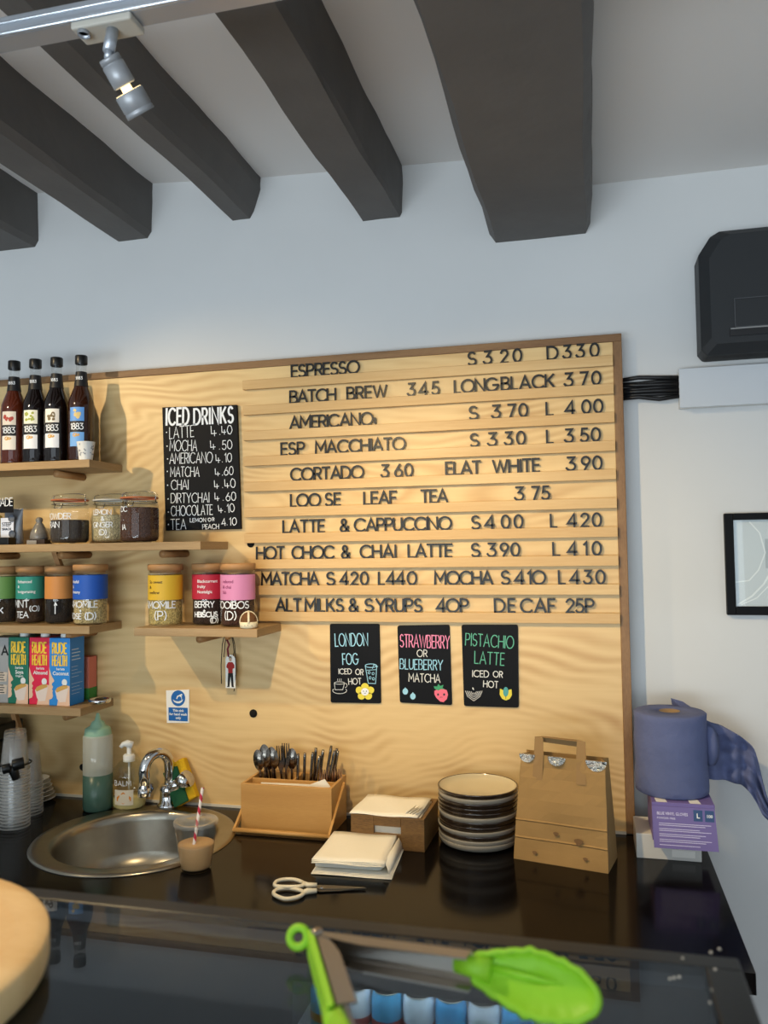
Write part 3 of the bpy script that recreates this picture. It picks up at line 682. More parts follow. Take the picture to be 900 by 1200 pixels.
teajar(245, 729, -.051, Z4, .046, 'b4233c', '2a1c1c', ['Blackcurrant', 'fruity', 'Nostalgic'], (W, -.28), [('BERRY', 8, .050, .016, .0013), ('+', 10, .036, .010, .0014), ('HIBISCUS', 14, .024, .013, .0015), ('(D)', 44, .007, .014, .0014)], 'tea jar with a red band, middle of the short shelf', 'tea jars on the short shelf')
teajar(279, 729, -.086, Z4, .047, 'd88ab4', '3a1f18', ['relaxed', '& chai', 'fab'], ('8c3a66', -.55), [('ROOIBOS', -2, .050, .018, .0014), ('(D)', -2, .020, .022, .0014)], 'tea jar with a pink band at right on the short shelf', 'tea jars on the short shelf')
# brown-and-cream helmet ornament
c = Vector((sx(291.5, 733, -.150), -.1505, Z4))
p = thing('ornament', tuple(c), 'tiny brown and cream helmet-shaped ornament in front of the pink jar', 'ornament')
M_CREAM = mat('cream_ceramic', 'e4d8b8', .6)
mb = MB(); mb.lathe([(0, .006), (.020, .006), (.0222, .014), (.0215, .024), (.018, .033), (.011, .040), (0, .043)], c, 32); mb.build('shell', mat('brown_felt', '6a4524', .85, bump=.5, bscale=200), p)
mb = MB(); mb.lathe([(0, 0), (.018, 0), (.0225, .003), (.0238, .010), (.0232, .017), (.021, .0175)], c, 32); mb.build('lower_band', M_CREAM, p)
va = Vector((EYE.x-c.x, EYE.y-c.y, 0)).normalized(); vb = Vector((-va.y, va.x, 0))
mb = MB(); mb.tube([c+va*(.0225*cos(radians(t)))+Vector((0, 0, .014+.0295*sin(radians(t)))) for t in range(0, 185, 12)], .0030, 8); mb.build('crest_strip', M_CREAM, p)
mb = MB(); mb.tube([c+vb*(.0228*cos(radians(t)))+Vector((0, 0, .014+.0300*sin(radians(t)))) for t in range(0, 185, 12)], .0019, 8); mb.build('rim', M_CREAM, p)
mb = MB()
for (u, v) in ((-.010, .009), (-.002, .010), (.008, .008)):
    q = c+va*.0236+vb*u+Vector((0, 0, v)); mb.lathe([(.0009, -.0005), (.0009, .0008), (0, .001)], q-va*(u*u*22), 8, va.to_track_quat('Z', 'Y').to_matrix().to_4x4())
mb.build('marks', mat('ink_brown', '3a2a20', .7), p)

# ------------------------------------------------------------------ milk cartons on the lowest shelf
def carton(px, y, main, flavour, lab, W_=.0665, H=.190, D=.068, rot=0):
    x0 = sx(px, 828, y); c = Vector((x0, y, Z5))
    p = thing('milk_carton', tuple(c), lab, 'carton', 'milk cartons on the lowest shelf')
    mc = mat('carton_'+main, main, .4)
    mb = MB(); mb.box((x0, y, Z5), (x0+W_, y+D, Z5+H)); mb.build('carton_body', mc, p, .0015)
    mb = MB(); mb.lathe([(.0135, 0), (.0135, .014), (.0125, .016), (0, .016)], (x0+W_*.52, y+.026, Z5+H), 24); mb.build('screw_cap', M_WHITE, p, .0005)
    F = lambda e=.0004: (lambda u, v, w_: Vector((x0+u, y-e, Z5+v)))
    def line(mb, text, u0, u1, v, h, hw, e=.0006):
        offs, wx = layout(text, h, u1-u0, gap=.22)
        for k, ox in zip(text, offs): glyph(mb, k, (lambda u, v2, w_, ox=ox: Vector((x0+u0+u+ox, y-e-w_, Z5+v+v2))), h, hw, wx)
    mb = MB(); line(mb, 'RUDE', .011, .056, .147, .029, .0022); line(mb, 'HEALTH', .011, .057, .113, .027, .0019); mb.build('brand_lettering', mat('carton_yellow', 'efc53a', .5), p)
    mb = MB()
    font_mesh(mb, 'barista', .010, lambda u, v, w_: Vector((x0+W_*.55+u, y-.0006, Z5+.100+v)), 'CENTER', .0002)
    font_mesh(mb, flavour, .0145, lambda u, v, w_: Vector((x0+W_*.56+u, y-.0006, Z5+.086+v)), 'CENTER', .0004)
    if flavour == 'Soya': font_mesh(mb, 'Organic', .008, lambda u, v, w_: Vector((x0+W_*.56+u, y-.0006, Z5+.077+v)), 'CENTER', .0002)
    disc(mb, x0+.050, Z5+.066, .0085, .0095, y-.0009)
    mb.build('flavour_lettering', M_WHITE, p)
    skin = mat('print_skin', 'e8bfa0', .5)
    mb = MB(); prof = [(0, .108), (.003, .098), (.008, .084), (.016, .072), (.0165, .068), (.010, .063), (.009, .058), (.013, .054), (.0115, .048), (.009, .047), (.0125, .042), (.011, .037), (.013, .027), (.010, .020), (0, .016)]
    mb.add([F(.0005)(u, v, 0) for u, v in prof], [tuple(range(len(prof)))]); mb.build('profile_print', skin, p)
    mb = MB(); mb.add([F(.0005)(u, v, 0) for u, v in ((.026, .0), (W_, .0), (W_, .056), (.056, .058), (.040, .045), (.030, .02))], [tuple(range(6))]); hp = mb.build('hand_print', skin, p)
    mb = MB(); mb.add([F(.0007)(u, v, 0) for u, v in ((.020, .042), (.027, .050), (.045, .057), (.058, .058), (.062, .050), (.054, .012), (.034, .010), (.026, .020))], [tuple(range(8))]); mb.build('glass_print', mat('print_milk', 'e6d3c6', .5), p)
    mb = MB(); mb.add([F(.0009)(u, v, 0) for u, v in ((.021, .043), (.027, .051), (.045, .058), (.058, .059), (.061, .051), (.040, .043), (.026, .037))], [tuple(range(7))]); mb.build('coffee_print', mat('print_coffee', 'cfa052', .5), p)
    # right side panel: small white lines
    mb = MB(); rnd = random.Random(3); X = x0+W_+.0005
    for k in range(14):
        v = .155-.0095*k; u1 = rnd.uniform(.035, .058); hh = .0028 if k < 4 else .0011
        if k in (4, 9): continue
        mb.add([Vector((X, y+.008, Z5+v)), Vector((X, y+u1, Z5+v)), Vector((X, y+u1, Z5+v+hh)), Vector((X, y+.008, Z5+v+hh))], [(0, 1, 2, 3)])
    mb.build('side_print', mat('side_print', 'c8dcea', .6), p)
    return p
carton(9.5, -.128, '1c6f58', 'Soya', 'green milk carton, left of the three in the front row')
carton(34, -.130, 'dc2448', 'Almond', 'red milk carton, middle of the three in the front row')
carton(57.5, -.135, '2a86d2', 'Coconut', 'blue milk carton, right of the three in the front row')
# white-grey bag at far left with black letters
c = Vector((sx(-14, 828, -.11), -.10, Z5))
p = thing('oat_carton', tuple(c), 'grey carton with black lettering cut off at the left edge beside the green carton', 'carton')
x1 = sx(8.5, 828, -.128)
MB().box((x1-.070, -.124, Z5), (x1-.001, -.056, Z5+.188)).build('carton_body', mat('oat_grey', 'a3a2a0', .5), p, .0015)
mb = MB(); write(mb, 'OQA', (-22, 767), (9, 767.5), 10, -.1246, .0024); mb.build('brand_lettering', M_LETTER, p)
for a, b in ((.024, .056), (.060, .092)):
    mb = MB(); mb.prism([(x1-.060, a), (x1-.006, a+.002), (x1-.003, b-.004), (x1-.056, b)], lambda u, v: Vector((u, -.1244, Z5+v)), lambda u, v: Vector((u, -.1249, Z5+v))); sb = mb.build('speech_panel', mat('panel_cream', 'd8c4ae', .6), p)
    mb = MB()
    for k in range(4): mb.add([Vector((x1-.056, -.1252, Z5+a+.005+.007*k)), Vector((x1-.012-.004*(k % 2), -.1252, Z5+a+.005+.007*k)), Vector((x1-.012-.004*(k % 2), -.1252, Z5+a+.0075+.007*k)), Vector((x1-.056, -.1252, Z5+a+.0075+.007*k))], [(0, 1, 2, 3)])
    mb.build('panel_print', mat('ink_dark', '23252e', .6), sb)
# back row of cartons, seen above and between the front ones
for px, colr, lab in ((22, '1d5a48', 'dark green carton in the back row behind the green carton'), (50, '8c1c44', 'dark red carton in the back row behind the red carton')):
    x0 = sx(px, 828, -.05); c = Vector((x0, -.052, Z5))
    p = thing('milk_carton', tuple(c), lab, 'carton', 'milk cartons on the lowest shelf')
    MB().box((x0, -.055, Z5), (x0+.064, -.004, Z5+.190)).build('carton_body', mat('carton_'+colr, colr, .4), p, .0015)
    mb = MB(); mb.lathe([(.0125, 0), (.0125, .012), (0, .013)], (x0+.03, -.028, Z5+.190), 20); mb.build('screw_cap', M_WHITE, p)
x0 = sx(96, 815, -.03)
p = thing('tea_box', (x0, -.03, Z5), 'small salmon and green box behind the blue carton', 'box')
MB().box((x0, -.045, Z5), (x0+.033, -.006, Z5+.125)).build('box_body', mat('salmon_card', 'd87a66', .6), p, .001)
MB().box((x0-.0004, -.0456, Z5+.002), (x0+.0334, -.0056, Z5+.035)).build('green_band', mat('green_card', '3e8a3e', .6), p)
c = Vector((sx(117, 820, -.075), -.075, Z5))
p = thing('metal_dish', tuple(c), 'small shiny round metal lid at the right end of the lowest shelf', 'lid')
mb = MB(); mb.lathe([(0, .003), (.022, .003), (.027, .0), (.031, .004), (.0315, .011), (.029, .013), (.026, .010), (.024, .006), (0, .006)], c, 32); mb.build('dish_body', M_CHROME, p)
mb = MB(); mb.lathe([(0, .0062), (.014, .0062), (.016, .010), (.012, .013), (0, .013)], c, 24); mb.build('dish_knob', M_BLACK, p)

# keyring with a cut-out man under the short shelf
q = atY(268, 742, -.02); kx, ky = q.x, -.02
p = thing('keyring', (kx, ky, Z4-.03), 'keyring with a cut-out of a man in a red shirt below the short shelf', 'keyring')
mb = MB(); mb.lathe([(0, -.009), (.006, -.0075), (.009, -.003), (.009, .003), (.006, .0075), (0, .009)], (kx-.003, ky, Z4-.038), 18); mb.build('wooden_bead', mat('bead_wood', 'b9824e', .5), p)
mb = MB(); mb.tube([(kx, -.001, Z4-.027), (kx, ky-.004, Z4-.027)], .003, 10); mb.build('hook', M_WIRE, p)
mb = MB()
for s in range(4):
    xs = kx+(-.018, -.010, .016, .020)[s]; zl = (-.15, -.075, -.085, -.17)[s]
    mb.tube([(kx-.003, ky, Z4-.030), (kx+(xs-kx)*.7, ky-.003, Z4-.038), (xs, ky-.004, Z4-.060), (xs+.003*(s-1.5), ky-.003, Z4-.03+zl*.6), (xs-.004, ky-.002, Z4-.02+zl)], .0012, 6)
mb.build('black_cord', mat('cord_black', '181414', .8), p)
mb = MB(); mb.tube([(kx-.004, ky-.004, Z4-.046), (kx+.004, ky-.005, Z4-.060), (kx-.002, ky-.004, Z4-.072), (kx+.001, ky-.004, Z4-.094)], .0028, 8); mb.build('red_tassel', mat('tassel_red', '7c2a34', .8), p)
a = atY(258, 0, ky).x*0+atY(264.3, 785, ky-.004).x; b = atY(275.8, 785, ky-.004).x; z0 = atY(269, 806, ky).z; z1 = atY(269, 767, ky).z
K = lambda e: (lambda u, v: Vector((a+(b-a)*u, ky-.004-e, z0+(z1-z0)*v)))
out = [(.0, 0), (1, .0), (1, .45), (1.0, .80)]+[(.5+.5*cos(radians(t)), .84+.16*sin(radians(t))) for t in range(0, 181, 20)]+[(0, .45)]
mb = MB(); mb.prism(out, K(0), K(-.002)); cut = mb.build('cutout', mat('acrylic_white', 'eeeae0', .3), p)
mb = MB(); mb.add([K(.0004)(u, v) for u, v in ((.12, .70), (.30, .78), (.70, .78), (.90, .70), (.92, .60), (.74, .58), (.74, .44), (.28, .44), (.26, .58), (.08, .62))], [tuple(range(10))]); mb.build('red_shirt', mat('shirt_red', 'a8241e', .7), cut)
mb = MB(); mb.add([K(.0004)(u, v) for u, v in ((.26, .45), (.76, .45), (.82, .06), (.90, .03), (.62, .03), (.52, .36), (.40, .03), (.10, .03), (.20, .06))], [tuple(range(9))]); mb.build('black_trousers', mat('trouser_black', '1d1714', .7), cut)
mb = MB(); disc(mb, K(0)(.5, 0).x, K(0)(0, .86).z, (b-a)*.15, (z1-z0)*.062, ky-.0044); mb.build('face', mat('face_print', 'c9a488', .6), cut)
mb = MB(); mb.add([K(.0006)(u, v) for u, v in ((.34, .88), (.38, .94), (.5, .96), (.62, .94), (.66, .88), (.5, .915))], [tuple(range(6))]); mb.build('hair', mat('hair_grey', '6a6660', .7), cut)

# ------------------------------------------------------------------ chalk boards and signs on the panel
def pane(px, Yb, th, name, m, label, cat, group=None, rad=0, bev=0):
    """flat board from its four photo corners (tl, tr, br, bl) on the panel"""
    P = [atY(*q, 0) for q in px]; c = sum(P, Vector())/4
    p = thing(name, (c.x, -.0005, min(P[2].z, P[3].z)), label, cat, group)
    pts = []
    for i in range(4):
        A, B, Cc = P[i-1], P[i], P[(i+1) % 4]
        if rad:
            d1 = (A-B).normalized(); d2 = (Cc-B).normalized()
            for t in range(6):
                s = t/5; q = B+d1*rad*(1-s)**2+d2*rad*s**2; pts.append((q.x, q.z))
        else: pts.append((B.x, B.z))
    mb = MB(); mb.prism(pts, lambda u, v: Vector((u, Yb-th, v)), lambda u, v: Vector((u, Yb, v)))
    b = mb.build('board', m, p, bev); return p, b
# iced drinks price board
p, b = pane([(192, 478), (279, 475), (284, 620), (196, 622)], -.0008, .009, 'chalkboard', M_CHALKB, 'tall black chalkboard of iced drink prices beside the price rails', 'chalkboard', None, 0, .0008)
YB_ = -.0102
mb = MB(); 
write(mb, 'ICED', (195, 498), (221, 497), 19, YB_, .0033, gap=.30); write(mb, 'DRINKS', (227.5, 497.5), (273, 495), 18, YB_, .0031, gap=.32); mb.build('heading_lettering', M_CHALK, p)
mb = MB()
S_ = 6.4286
def zz(x, y): return (160+x/S_, 460+y/S_)
def ln(t, x0, y0, x1, y1, h, hw=.0014): write(mb, t, zz(x0, y0), zz(x1, y1), h/S_, YB_, hw, jit=.0006, gap=.18)
for t, x0, y0, x1, y1, h in (('LATTE', 250, 348, 432, 332, 85), ('MOCHA', 250, 440, 455, 440, 80), ('AMERICANO', 250, 536, 572, 528, 78), ('MATCHA', 256, 634, 474, 632, 72), ('CHAI', 262, 732, 390, 730, 72), ('DIRTYCHAI', 260, 832, 548, 828, 72), ('CHOCOLATE', 262, 930, 574, 920, 74), ('TEA', 262, 1034, 374, 1030, 78),
     ('LEMON', 406, 976, 524, 974, 28), ('OR', 542, 970, 588, 966, 24), ('PEACH', 500, 1028, 622, 1026, 34),
     ('q', 560, 330, 606, 326, 75), ('.', 628, 318, 632, 318, 60), ('q0', 640, 318, 722, 312, 64), ('q', 556, 430, 604, 426, 66), ('.', 626, 428, 630, 428, 60), ('50', 650, 430, 722, 424, 66),
     ('q', 598, 530, 634, 526, 62), ('.', 648, 524, 652, 524, 60), ('10', 668, 526, 720, 522, 66), ('q', 594, 632, 634, 628, 58), ('.', 648, 624, 652, 624, 60), ('60', 664, 624, 732, 620, 62),
     ('q', 586, 726, 636, 722, 62), ('.', 650, 718, 654, 718, 60), ('q0', 666, 722, 748, 714, 66), ('q', 590, 818, 634, 814, 62), ('.', 654, 814, 658, 814, 60), ('60', 678, 818, 752, 812, 62),
     ('q', 618, 908, 654, 904, 58), ('.', 668, 900, 672, 900, 60), ('10', 690, 904, 742, 896, 62), ('4', 646, 1004, 676, 1000, 52), ('.', 684, 998, 688, 998, 60), ('10', 704, 1000, 756, 998, 56)):
    ln(t, x0, y0, x1, y1, h, .0009 if h < 40 else .00105)
for k, (x, y) in enumerate(((226, 300), (230, 404), (234, 500), (232, 594), (234, 698), (238, 802), (240, 900), (240, 994))):
    q = atY(*zz(x, y), YB_); disc(mb, q.x, q.z, .002, .002, YB_, 10)
mb.build('chalk_lettering', M_CHALK, p)
# three A5 boards
CB = 'black hand-lettered menu cards'
Yc = -.0042
PINK = mat('chalk_pink', 'ee8fb4', .7); BLUE = mat('chalk_blue', '9cd0e6', .7); GREEN = mat('chalk_green', '5fae92', .7); YEL = mat('chalk_yellow', 'e2d24a', .7)
CW = mat('chalk_soft_white', 'dcdcd8', .7)
def sk(mb, pts, hw=.0011, closed=False, z=0):
    P = [atY(*q, Yc-z) for q in pts]; mb.ribbon([(q.x, q.z) for q in P], hw, lambda u, v, w_: Vector((u, Yc-z-w_, v)), 0, closed)
def fill(mb, pts, z=.0002):
    P = [atY(*q, Yc-z) for q in pts]; mb.add(P, [tuple(range(len(P)))])
def oval(cx, cy, rx, ry, a0=0, a1=360, n=20): return [(cx+rx*cos(radians(a0+(a1-a0)*i/n)), cy+ry*sin(radians(a0+(a1-a0)*i/n))) for i in range(n+1)]
p, b = pane([(387, 731), (445, 731), (447, 824), (388, 823)], -.0006, .0034, 'menu_card', M_CHALKB, 'black menu card lettered LONDON FOG, leftmost of the three', 'chalkboard', CB, .006)
g = 5.625
z7 = lambda x, y: (380+x/g, 725+y/g)
mb = MB()
write(mb, 'LONDON', z7(74, 182), z7(288, 178), 14.5, Yc, .0013, jit=.0005); write(mb, 'FOG', z7(122, 302), z7(224, 300), 12.5, Yc, .0013, jit=.0005); mb.build('title_lettering', BLUE, p)
mb = MB(); write(mb, 'ICED', z7(96, 365), z7(180, 364), 6, Yc, .0010, jit=.0003); write(mb, 'OR', z7(206, 368), z7(256, 372), 6.5, Yc, .0010, jit=.0003); write(mb, 'HOT', z7(162, 434), z7(244, 432), 7, Yc, .0010, jit=.0003)
sk(mb, [z7(66, 424), z7(72, 468), z7(122, 468), z7(134, 424)], .0008); sk(mb, [z7(*q) for q in oval(100, 424, 34, 8)], .0007); sk(mb, [z7(*q) for q in oval(138, 440, 12, 14, -90, 90)], .0007); sk(mb, [z7(*q) for q in oval(102, 474, 46, 20, -30, 210)], .0008)
for x in (88, 100, 112): sk(mb, [z7(x, 410), z7(x, 396)], .0006)
mb.build('cup_drawing', CW, p)
mb = MB(); sk(mb, [z7(270, 310), z7(290, 426), z7(338, 428), z7(346, 312)], .0009); sk(mb, [z7(*q) for q in oval(308, 310, 38, 12)], .0009); sk(mb, [z7(318, 330), z7(326, 304), z7(352, 316)], .0008); sk(mb, [z7(280, 340), z7(342, 336)], .0007)
for (x, y) in ((296, 356), (322, 362), (302, 390), (324, 396)): sk(mb, [z7(*q) for q in oval(x, y, 8, 9, 0, 360, 5)], .0007)
mb.build('glass_drawing', BLUE, p)
mb = MB()
for k in range(5): 
    a = radians(-90+72*k); fill(mb, [z7(*q) for q in oval(268+38*cos(a), 482+34*sin(a), 25, 24, 0, 345, 14)])
mb.build('flower_drawing', YEL, p)
mb = MB(); fill(mb, [z7(*q) for q in oval(268, 482, 25, 25, 0, 345, 16)], .0004); mb.build('flower_centre', M_CHALK, p)
mb = MB(); fill(mb, [z7(*q) for q in oval(258, 478, 3, 4, 0, 340, 8)], .0006); fill(mb, [z7(*q) for q in oval(278, 478, 3, 4, 0, 340, 8)], .0006); sk(mb, [z7(262, 490), z7(268, 494), z7(274, 490)], .0005, z=.0006); mb.build('flower_face', M_LETTER, p)
p, b = pane([(466, 733), (527, 732), (530, 826), (469, 823)], -.0006, .0034, 'menu_card', M_CHALKB, 'black menu card with a pink strawberry, middle of the three', 'chalkboard', CB, .006)
mb = MB(); write(mb, 'STRAWBERRY', z7(500, 186), z7(826, 196), 14.5, Yc, .0013, jit=.0005); mb.build('title_lettering', PINK, p)
mb = MB(); write(mb, 'BLUEBERRY', z7(500, 330), z7(780, 340), 11.5, Yc, .0012, jit=.0005)
for (x, y) in ((534, 480), (584, 512)): fill(mb, [z7(*q) for q in oval(x, y, 18, 21, 0, 345, 14)]); fill(mb, [z7(x-8, y-16), z7(x, y-28), z7(x+8, y-16)], .0003)
mb.build('blueberry_lettering', BLUE, p)
mb = MB(); write(mb, 'OR', z7(612, 250), z7(678, 252), 8, Yc, .0010, jit=.0003); write(mb, 'MATCHA', z7(558, 414), z7(764, 422), 9.5, Yc, .0011, jit=.0004); mb.build('chalk_lettering', CW, p)
mb = MB(); fill(mb, [z7(*q) for q in ((726, 476), (750, 462), (780, 460), (808, 472), (816, 500), (808, 530), (786, 550), (764, 546), (738, 522), (726, 498))]); mb.build('strawberry_drawing', mat('chalk_strawberry', 'ea6f86', .7), p)
mb = MB(); fill(mb, [z7(*q) for q in ((728, 462), (720, 446), (744, 446), (752, 430), (764, 444), (786, 436), (780, 456), (794, 466), (768, 464), (752, 474))], .0004); mb.build('strawberry_leaves', mat('chalk_leaf', '3f9a6c', .7), p)
mb = MB()
for x in (750, 790): fill(mb, [z7(*q) for q in oval(x, 500, 7, 8, 0, 340, 8)], .0005)
sk(mb, [z7(764, 520), z7(770, 516), z7(778, 520)], .0005, z=.0005); mb.build('strawberry_face', M_LETTER, p)
p, b = pane([(541, 732), (607, 732), (608, 829), (544, 827)], -.0006, .0034, 'menu_card', M_CHALKB, 'black menu card lettered PISTACHIO LATTE, rightmost of the three', 'chalkboard', CB, .006)
g8 = 5.294; z8 = lambda x, y: (530+x/g8, 725+y/g8)
mb = MB(); write(mb, 'PISTACHIO', z8(82, 164), z8(380, 186), 14, Yc, .0012, jit=.0005); write(mb, 'LATTE', z8(138, 276), z8(322, 290), 14, Yc, .0012, jit=.0005); mb.build('title_lettering', GREEN, p)
mb = MB(); write(mb, 'ICED', z8(126, 360), z8(226, 364), 7.5, Yc, .0011, jit=.0004); write(mb, 'OR', z8(254, 362), z8(312, 366), 7, Yc, .0011, jit=.0004); write(mb, 'HOT', z8(194, 424), z8(284, 430), 7.5, Yc, .0011, jit=.0004)
for k in range(5): r = 16+9*k; sk(mb, [z8(134-r, 452-1*k), z8(134-r*.75, 462+5*k), z8(134, 462+12*k), z8(134+r*.75, 462+5*k), z8(134+r, 452-1*k)], .0006)
fill(mb, [z8(124, 436), z8(126, 424), z8(134, 434), z8(134, 434.5), z8(134, 444)])
mb.build('chalk_lettering', CW, p)
mb = MB(); fill(mb, [z8(*q) for q in ((296, 434), (294, 470), (308, 496), (332, 508), (330, 470), (312, 440))]); fill(mb, [z8(*q) for q in ((368, 438), (370, 474), (356, 498), (332, 508), (336, 470), (352, 440))]); mb.build('pistachio_shell', YEL, p)
mb = MB(); fill(mb, [z8(*q) for q in oval(332, 454, 17, 30, 0, 345, 16)], .0004); mb.build('pistachio_kernel', mat('chalk_teal', '4fa0a0', .7), p)
# hand wash sign
p, b = pane([(195, 809), (222, 808), (222, 847), (196, 847)], -.0004, .0016, 'hand_wash_sign', mat('sign_white', 'eeeae2', .4), 'white and blue hand wash sign on the panel above the sink', 'sign')
Yc = -.0022; SB = mat('sign_blue', '1560a8', .4)
g9 = 7.5; z9 = lambda x, y: (180+x/g9, 790+y/g9)
mb = MB(); fill(mb, [z9(*q) for q in oval(216, 212, 62, 70, 0, 350, 30)]); fill(mb, [z9(130, 292), z9(300, 296), z9(300, 416), z9(132, 408)]); mb.build('blue_symbol', SB, p)
mb = MB(); Yk = Yc
sk(mb, [z9(204, 215), z9(210, 196), z9(228, 188), z9(244, 200)], .0017, z=.0004); fill(mb, [z9(226, 182), z9(248, 172), z9(254, 186), z9(234, 194)], .0005)
fill(mb, [z9(*q) for q in ((168, 222), (190, 236), (216, 240), (240, 234), (258, 220), (252, 240), (232, 256), (204, 256), (182, 246))], .0005); sk(mb, [z9(246, 206), z9(246, 222)], .0008, z=.0004)
mb.build('white_symbol', M_WHITE, p)
mb = MB()
for t, (x, y), wd in (('This sink', (216, 330), 1), ('for hand wash', (216, 362), 1), ('only', (216, 394), 1)):
    q = atY(*z9(x, y), Yc-.0004); font_mesh(mb, t, .0098, lambda u, v, w_: Vector((q.x+u, Yc-.0004, q.z+v)), 'CENTER', .0003)
mb.build('sign_lettering', M_WHITE, p)
# ------------------------------------------------------------------ things on the counter
def toward(c, r):
    """centre of a round thing whose nearest base point is c"""
    d = Vector((EYE.x-c.x, EYE.y-c.y, 0)).normalized(); return Vector((c.x-d.x*r, c.y-d.y*r, c.z))
# stacks of clear cups, upside down, every cup a thing
def cup_mesh():
    mb = MB(); mb.lathe([(.0378, .0055), (.0368, .009), (.0265, .108), (.025, .110), (0, .110)], (0, 0, 0), 28); mb.cur = 1; mb.lathe([(.0385, .001), (.0395, .002), (.0395, .0045), (.0378, .0055)], (0, 0, 0), 28)
    return mb
proto = None
ORD20 = ORD+['eleventh', 'twelfth', 'thirteenth', 'fourteenth', 'fifteenth', 'sixteenth', 'seventeenth', 'eighteenth', 'nineteenth', 'twentieth']
def cups(x, y, n, pitch, where, grp):
    global proto
    for k in range(n):
        if proto is None:
            ob = cup_mesh().build('plastic_cup', [M_CUP, frosted('cup_rim', 'f2eee6', .30, M_PLASTIC)], None, 0, (0, 0, 0)); proto = ob
        else:
            ob = proto.copy(); COL.objects.link(ob)
        ob.location = (x, y, CZ+pitch*k)
        tag(ob, f'clear plastic cup in the {where}, ' + ('topmost with its body showing' if k == n-1 else f'{ORD20[k]} rim up from counter'), 'cup', grp)
c1 = toward(atZ(17, 974, CZ), .040)
cups(c1.x, c1.y, 18, .0085, 'front stack', 'clear cups in the front stack')
cr_ = toward(atZ(33, 958, CZ), .040); d_ = Vector((cr_.x-c1.x, cr_.y-c1.y, 0))
if d_.length < .0805: cr_ = c1+d_.normalized()*.0805
cups(cr_.x, cr_.y, 11, .0085, 'shorter rear stack', 'clear cups in the rear stack')
q = Vector((c1.x, c1.y, CZ+.0085*17+.012)); dc = Vector((EYE.x-q.x, EYE.y-q.y, 0)).normalized(); dr_ = Vector((-dc.y, dc.x, 0))
p = thing('plastic_clip', tuple(q), 'black plastic clip with two rounded knobs round the front stack of clear cups', 'clip')
mb = MB(); mb.tube([q+Vector((.0405*cos(t), .0405*sin(t), .010)) for t in [2*pi*i/28 for i in range(28)]], .0022, 8, closed=True); mb.build('band', M_BLACK, p)
e = q+dc*.052
mb = MB(); mb.tube([e+dr_*-.030+Vector((0, 0, .008)), e+dr_*-.010+Vector((0, 0, .012))], [.0125, .0125], 16); mb.build('left_knob', M_BLACK, p, .002)
mb = MB(); mb.tube([e+dr_*-.006+Vector((0, 0, .016)), e+dr_*.022+Vector((0, 0, .021))], [.0145, .0145], 16); mb.build('right_knob', M_BLACK, p, .002)
mb = MB(); mb.tube([e+dr_*-.006+Vector((0, 0, .010))-dc*.006, e+dr_*.004+Vector((0, 0, -.022))-dc*.006], [.013, .010], 14); mb.build('body', M_BLACK, p, .002)
# small white cups with saucers stack behind
c = Vector((sx(52, 925, -.062), -.064, CZ)); M_CER = mat('white_ceramic', 'e2ded4', .25)
c.x = -1.585
for k in range(6):
    mb = MB(); z = c.z+.0112*k; r = .058-.0035*k
    mb.lathe([(0, .001), (r*.55, 0), (r*.6, .002), (r*.95, .010), (r, .0115), (r*.94, .0118), (r*.55, .0045), (0, .004)], (c.x, c.y, z), 36)
    ob = mb.build('saucer', M_CER, None, 0, (c.x, c.y, z))
    tag(ob, 'white saucer stacked behind the clear cups, ' + ('lowest' if k == 0 else ('topmost' if k == 5 else f'number {k+1} from the bottom')), 'saucer', 'white saucers behind the cups')
# black appliance at the far left
q = atY(7, 900, -.13)
p = thing('coffee_grinder', (q.x-.09, -.12, CZ), 'black appliance cut off by the left edge beside the clear cups', 'appliance')
x1 = q.x-.004
MB().box((x1-.16, -.165, CZ), (x1, -.03, CZ+.19)).build('body', M_BLACK, p, .008)
MB().box((x1-.15, -.155, CZ+.19), (x1-.008, -.04, CZ+.235)).build('lid', M_BLACK, p, .006)
# squeeze bottle
c = Vector((-1.360, -.090, CZ))
p = thing('squeeze_bottle', tuple(c), 'tall clear squeeze bottle half full of green liquid beside the sink', 'bottle')
mb = MB(); mb.lathe([(.0405, .1005), (.0405, .204), (.037, .210), (.03, .212)], c, 36); mb.build('bottle_body', frosted('squeeze_plastic', 'd8d8ca', .50, M_PLASTIC), p)
mb = MB(); mb.lathe([(0, .002), (.036, 0), (.0405, .005), (.0405, .100), (0, .100)], c, 36); mb.build('green_liquid', mat('green_liquid', '47665a', .3), p)
mb = MB(); mb.lathe([(.0385, .205), (.0375, .208), (.0345, .226), (.030, .229), (.021, .234), (.017, .244), (.009, .249), (.004, .268), (0, .269)], c, 32); mb.build('nozzle_cap', mat('nozzle_green', '8fb59c', .4), p)
# soap pump
c = Vector((sx(152, 930, -.055), -.058, CZ))
p = thing('soap_dispenser', tuple(c), 'clear soap pump bottle between the squeeze bottle and the tap', 'soap dispenser')
SY = Matrix.Diagonal((1.08, .95, 1.06)).to_4x4()
mb = MB(); mb.lathe([(0, .002), (.040, 0), (.0445, .005), (.0445, .085), (.041, .103), (.028, .120), (.016, .128), (.014, .134)], c, 40, SY); mb.build('bottle_body', glass('soap_glass', (.93, .93, .88)), p)
mb = MB(); mb.lathe([(0, .004), (.041, .005), (.043, .010), (.043, .030), (0, .031)], c, 36, SY); mb.build('soap', mat('soap_liquid', 'd2c58c', .2), p)
mb = MB(); mb.lathe([(.0165, .130), (.0165, .146), (.013, .150), (0, .150)], c, 24); mb.lathe([(.0065, .150), (.0065, .172), (0, .172)], c, 16)
mb.tube([c+Vector((.012, 0, .176)), c+Vector((-.004, -.004, .180)), c+Vector((-.014, -.008, .178)), c+Vector((-.020, -.012, .170))], [.009, .010, .007, .005], 12); mb.build('pump', M_WHITE, p)
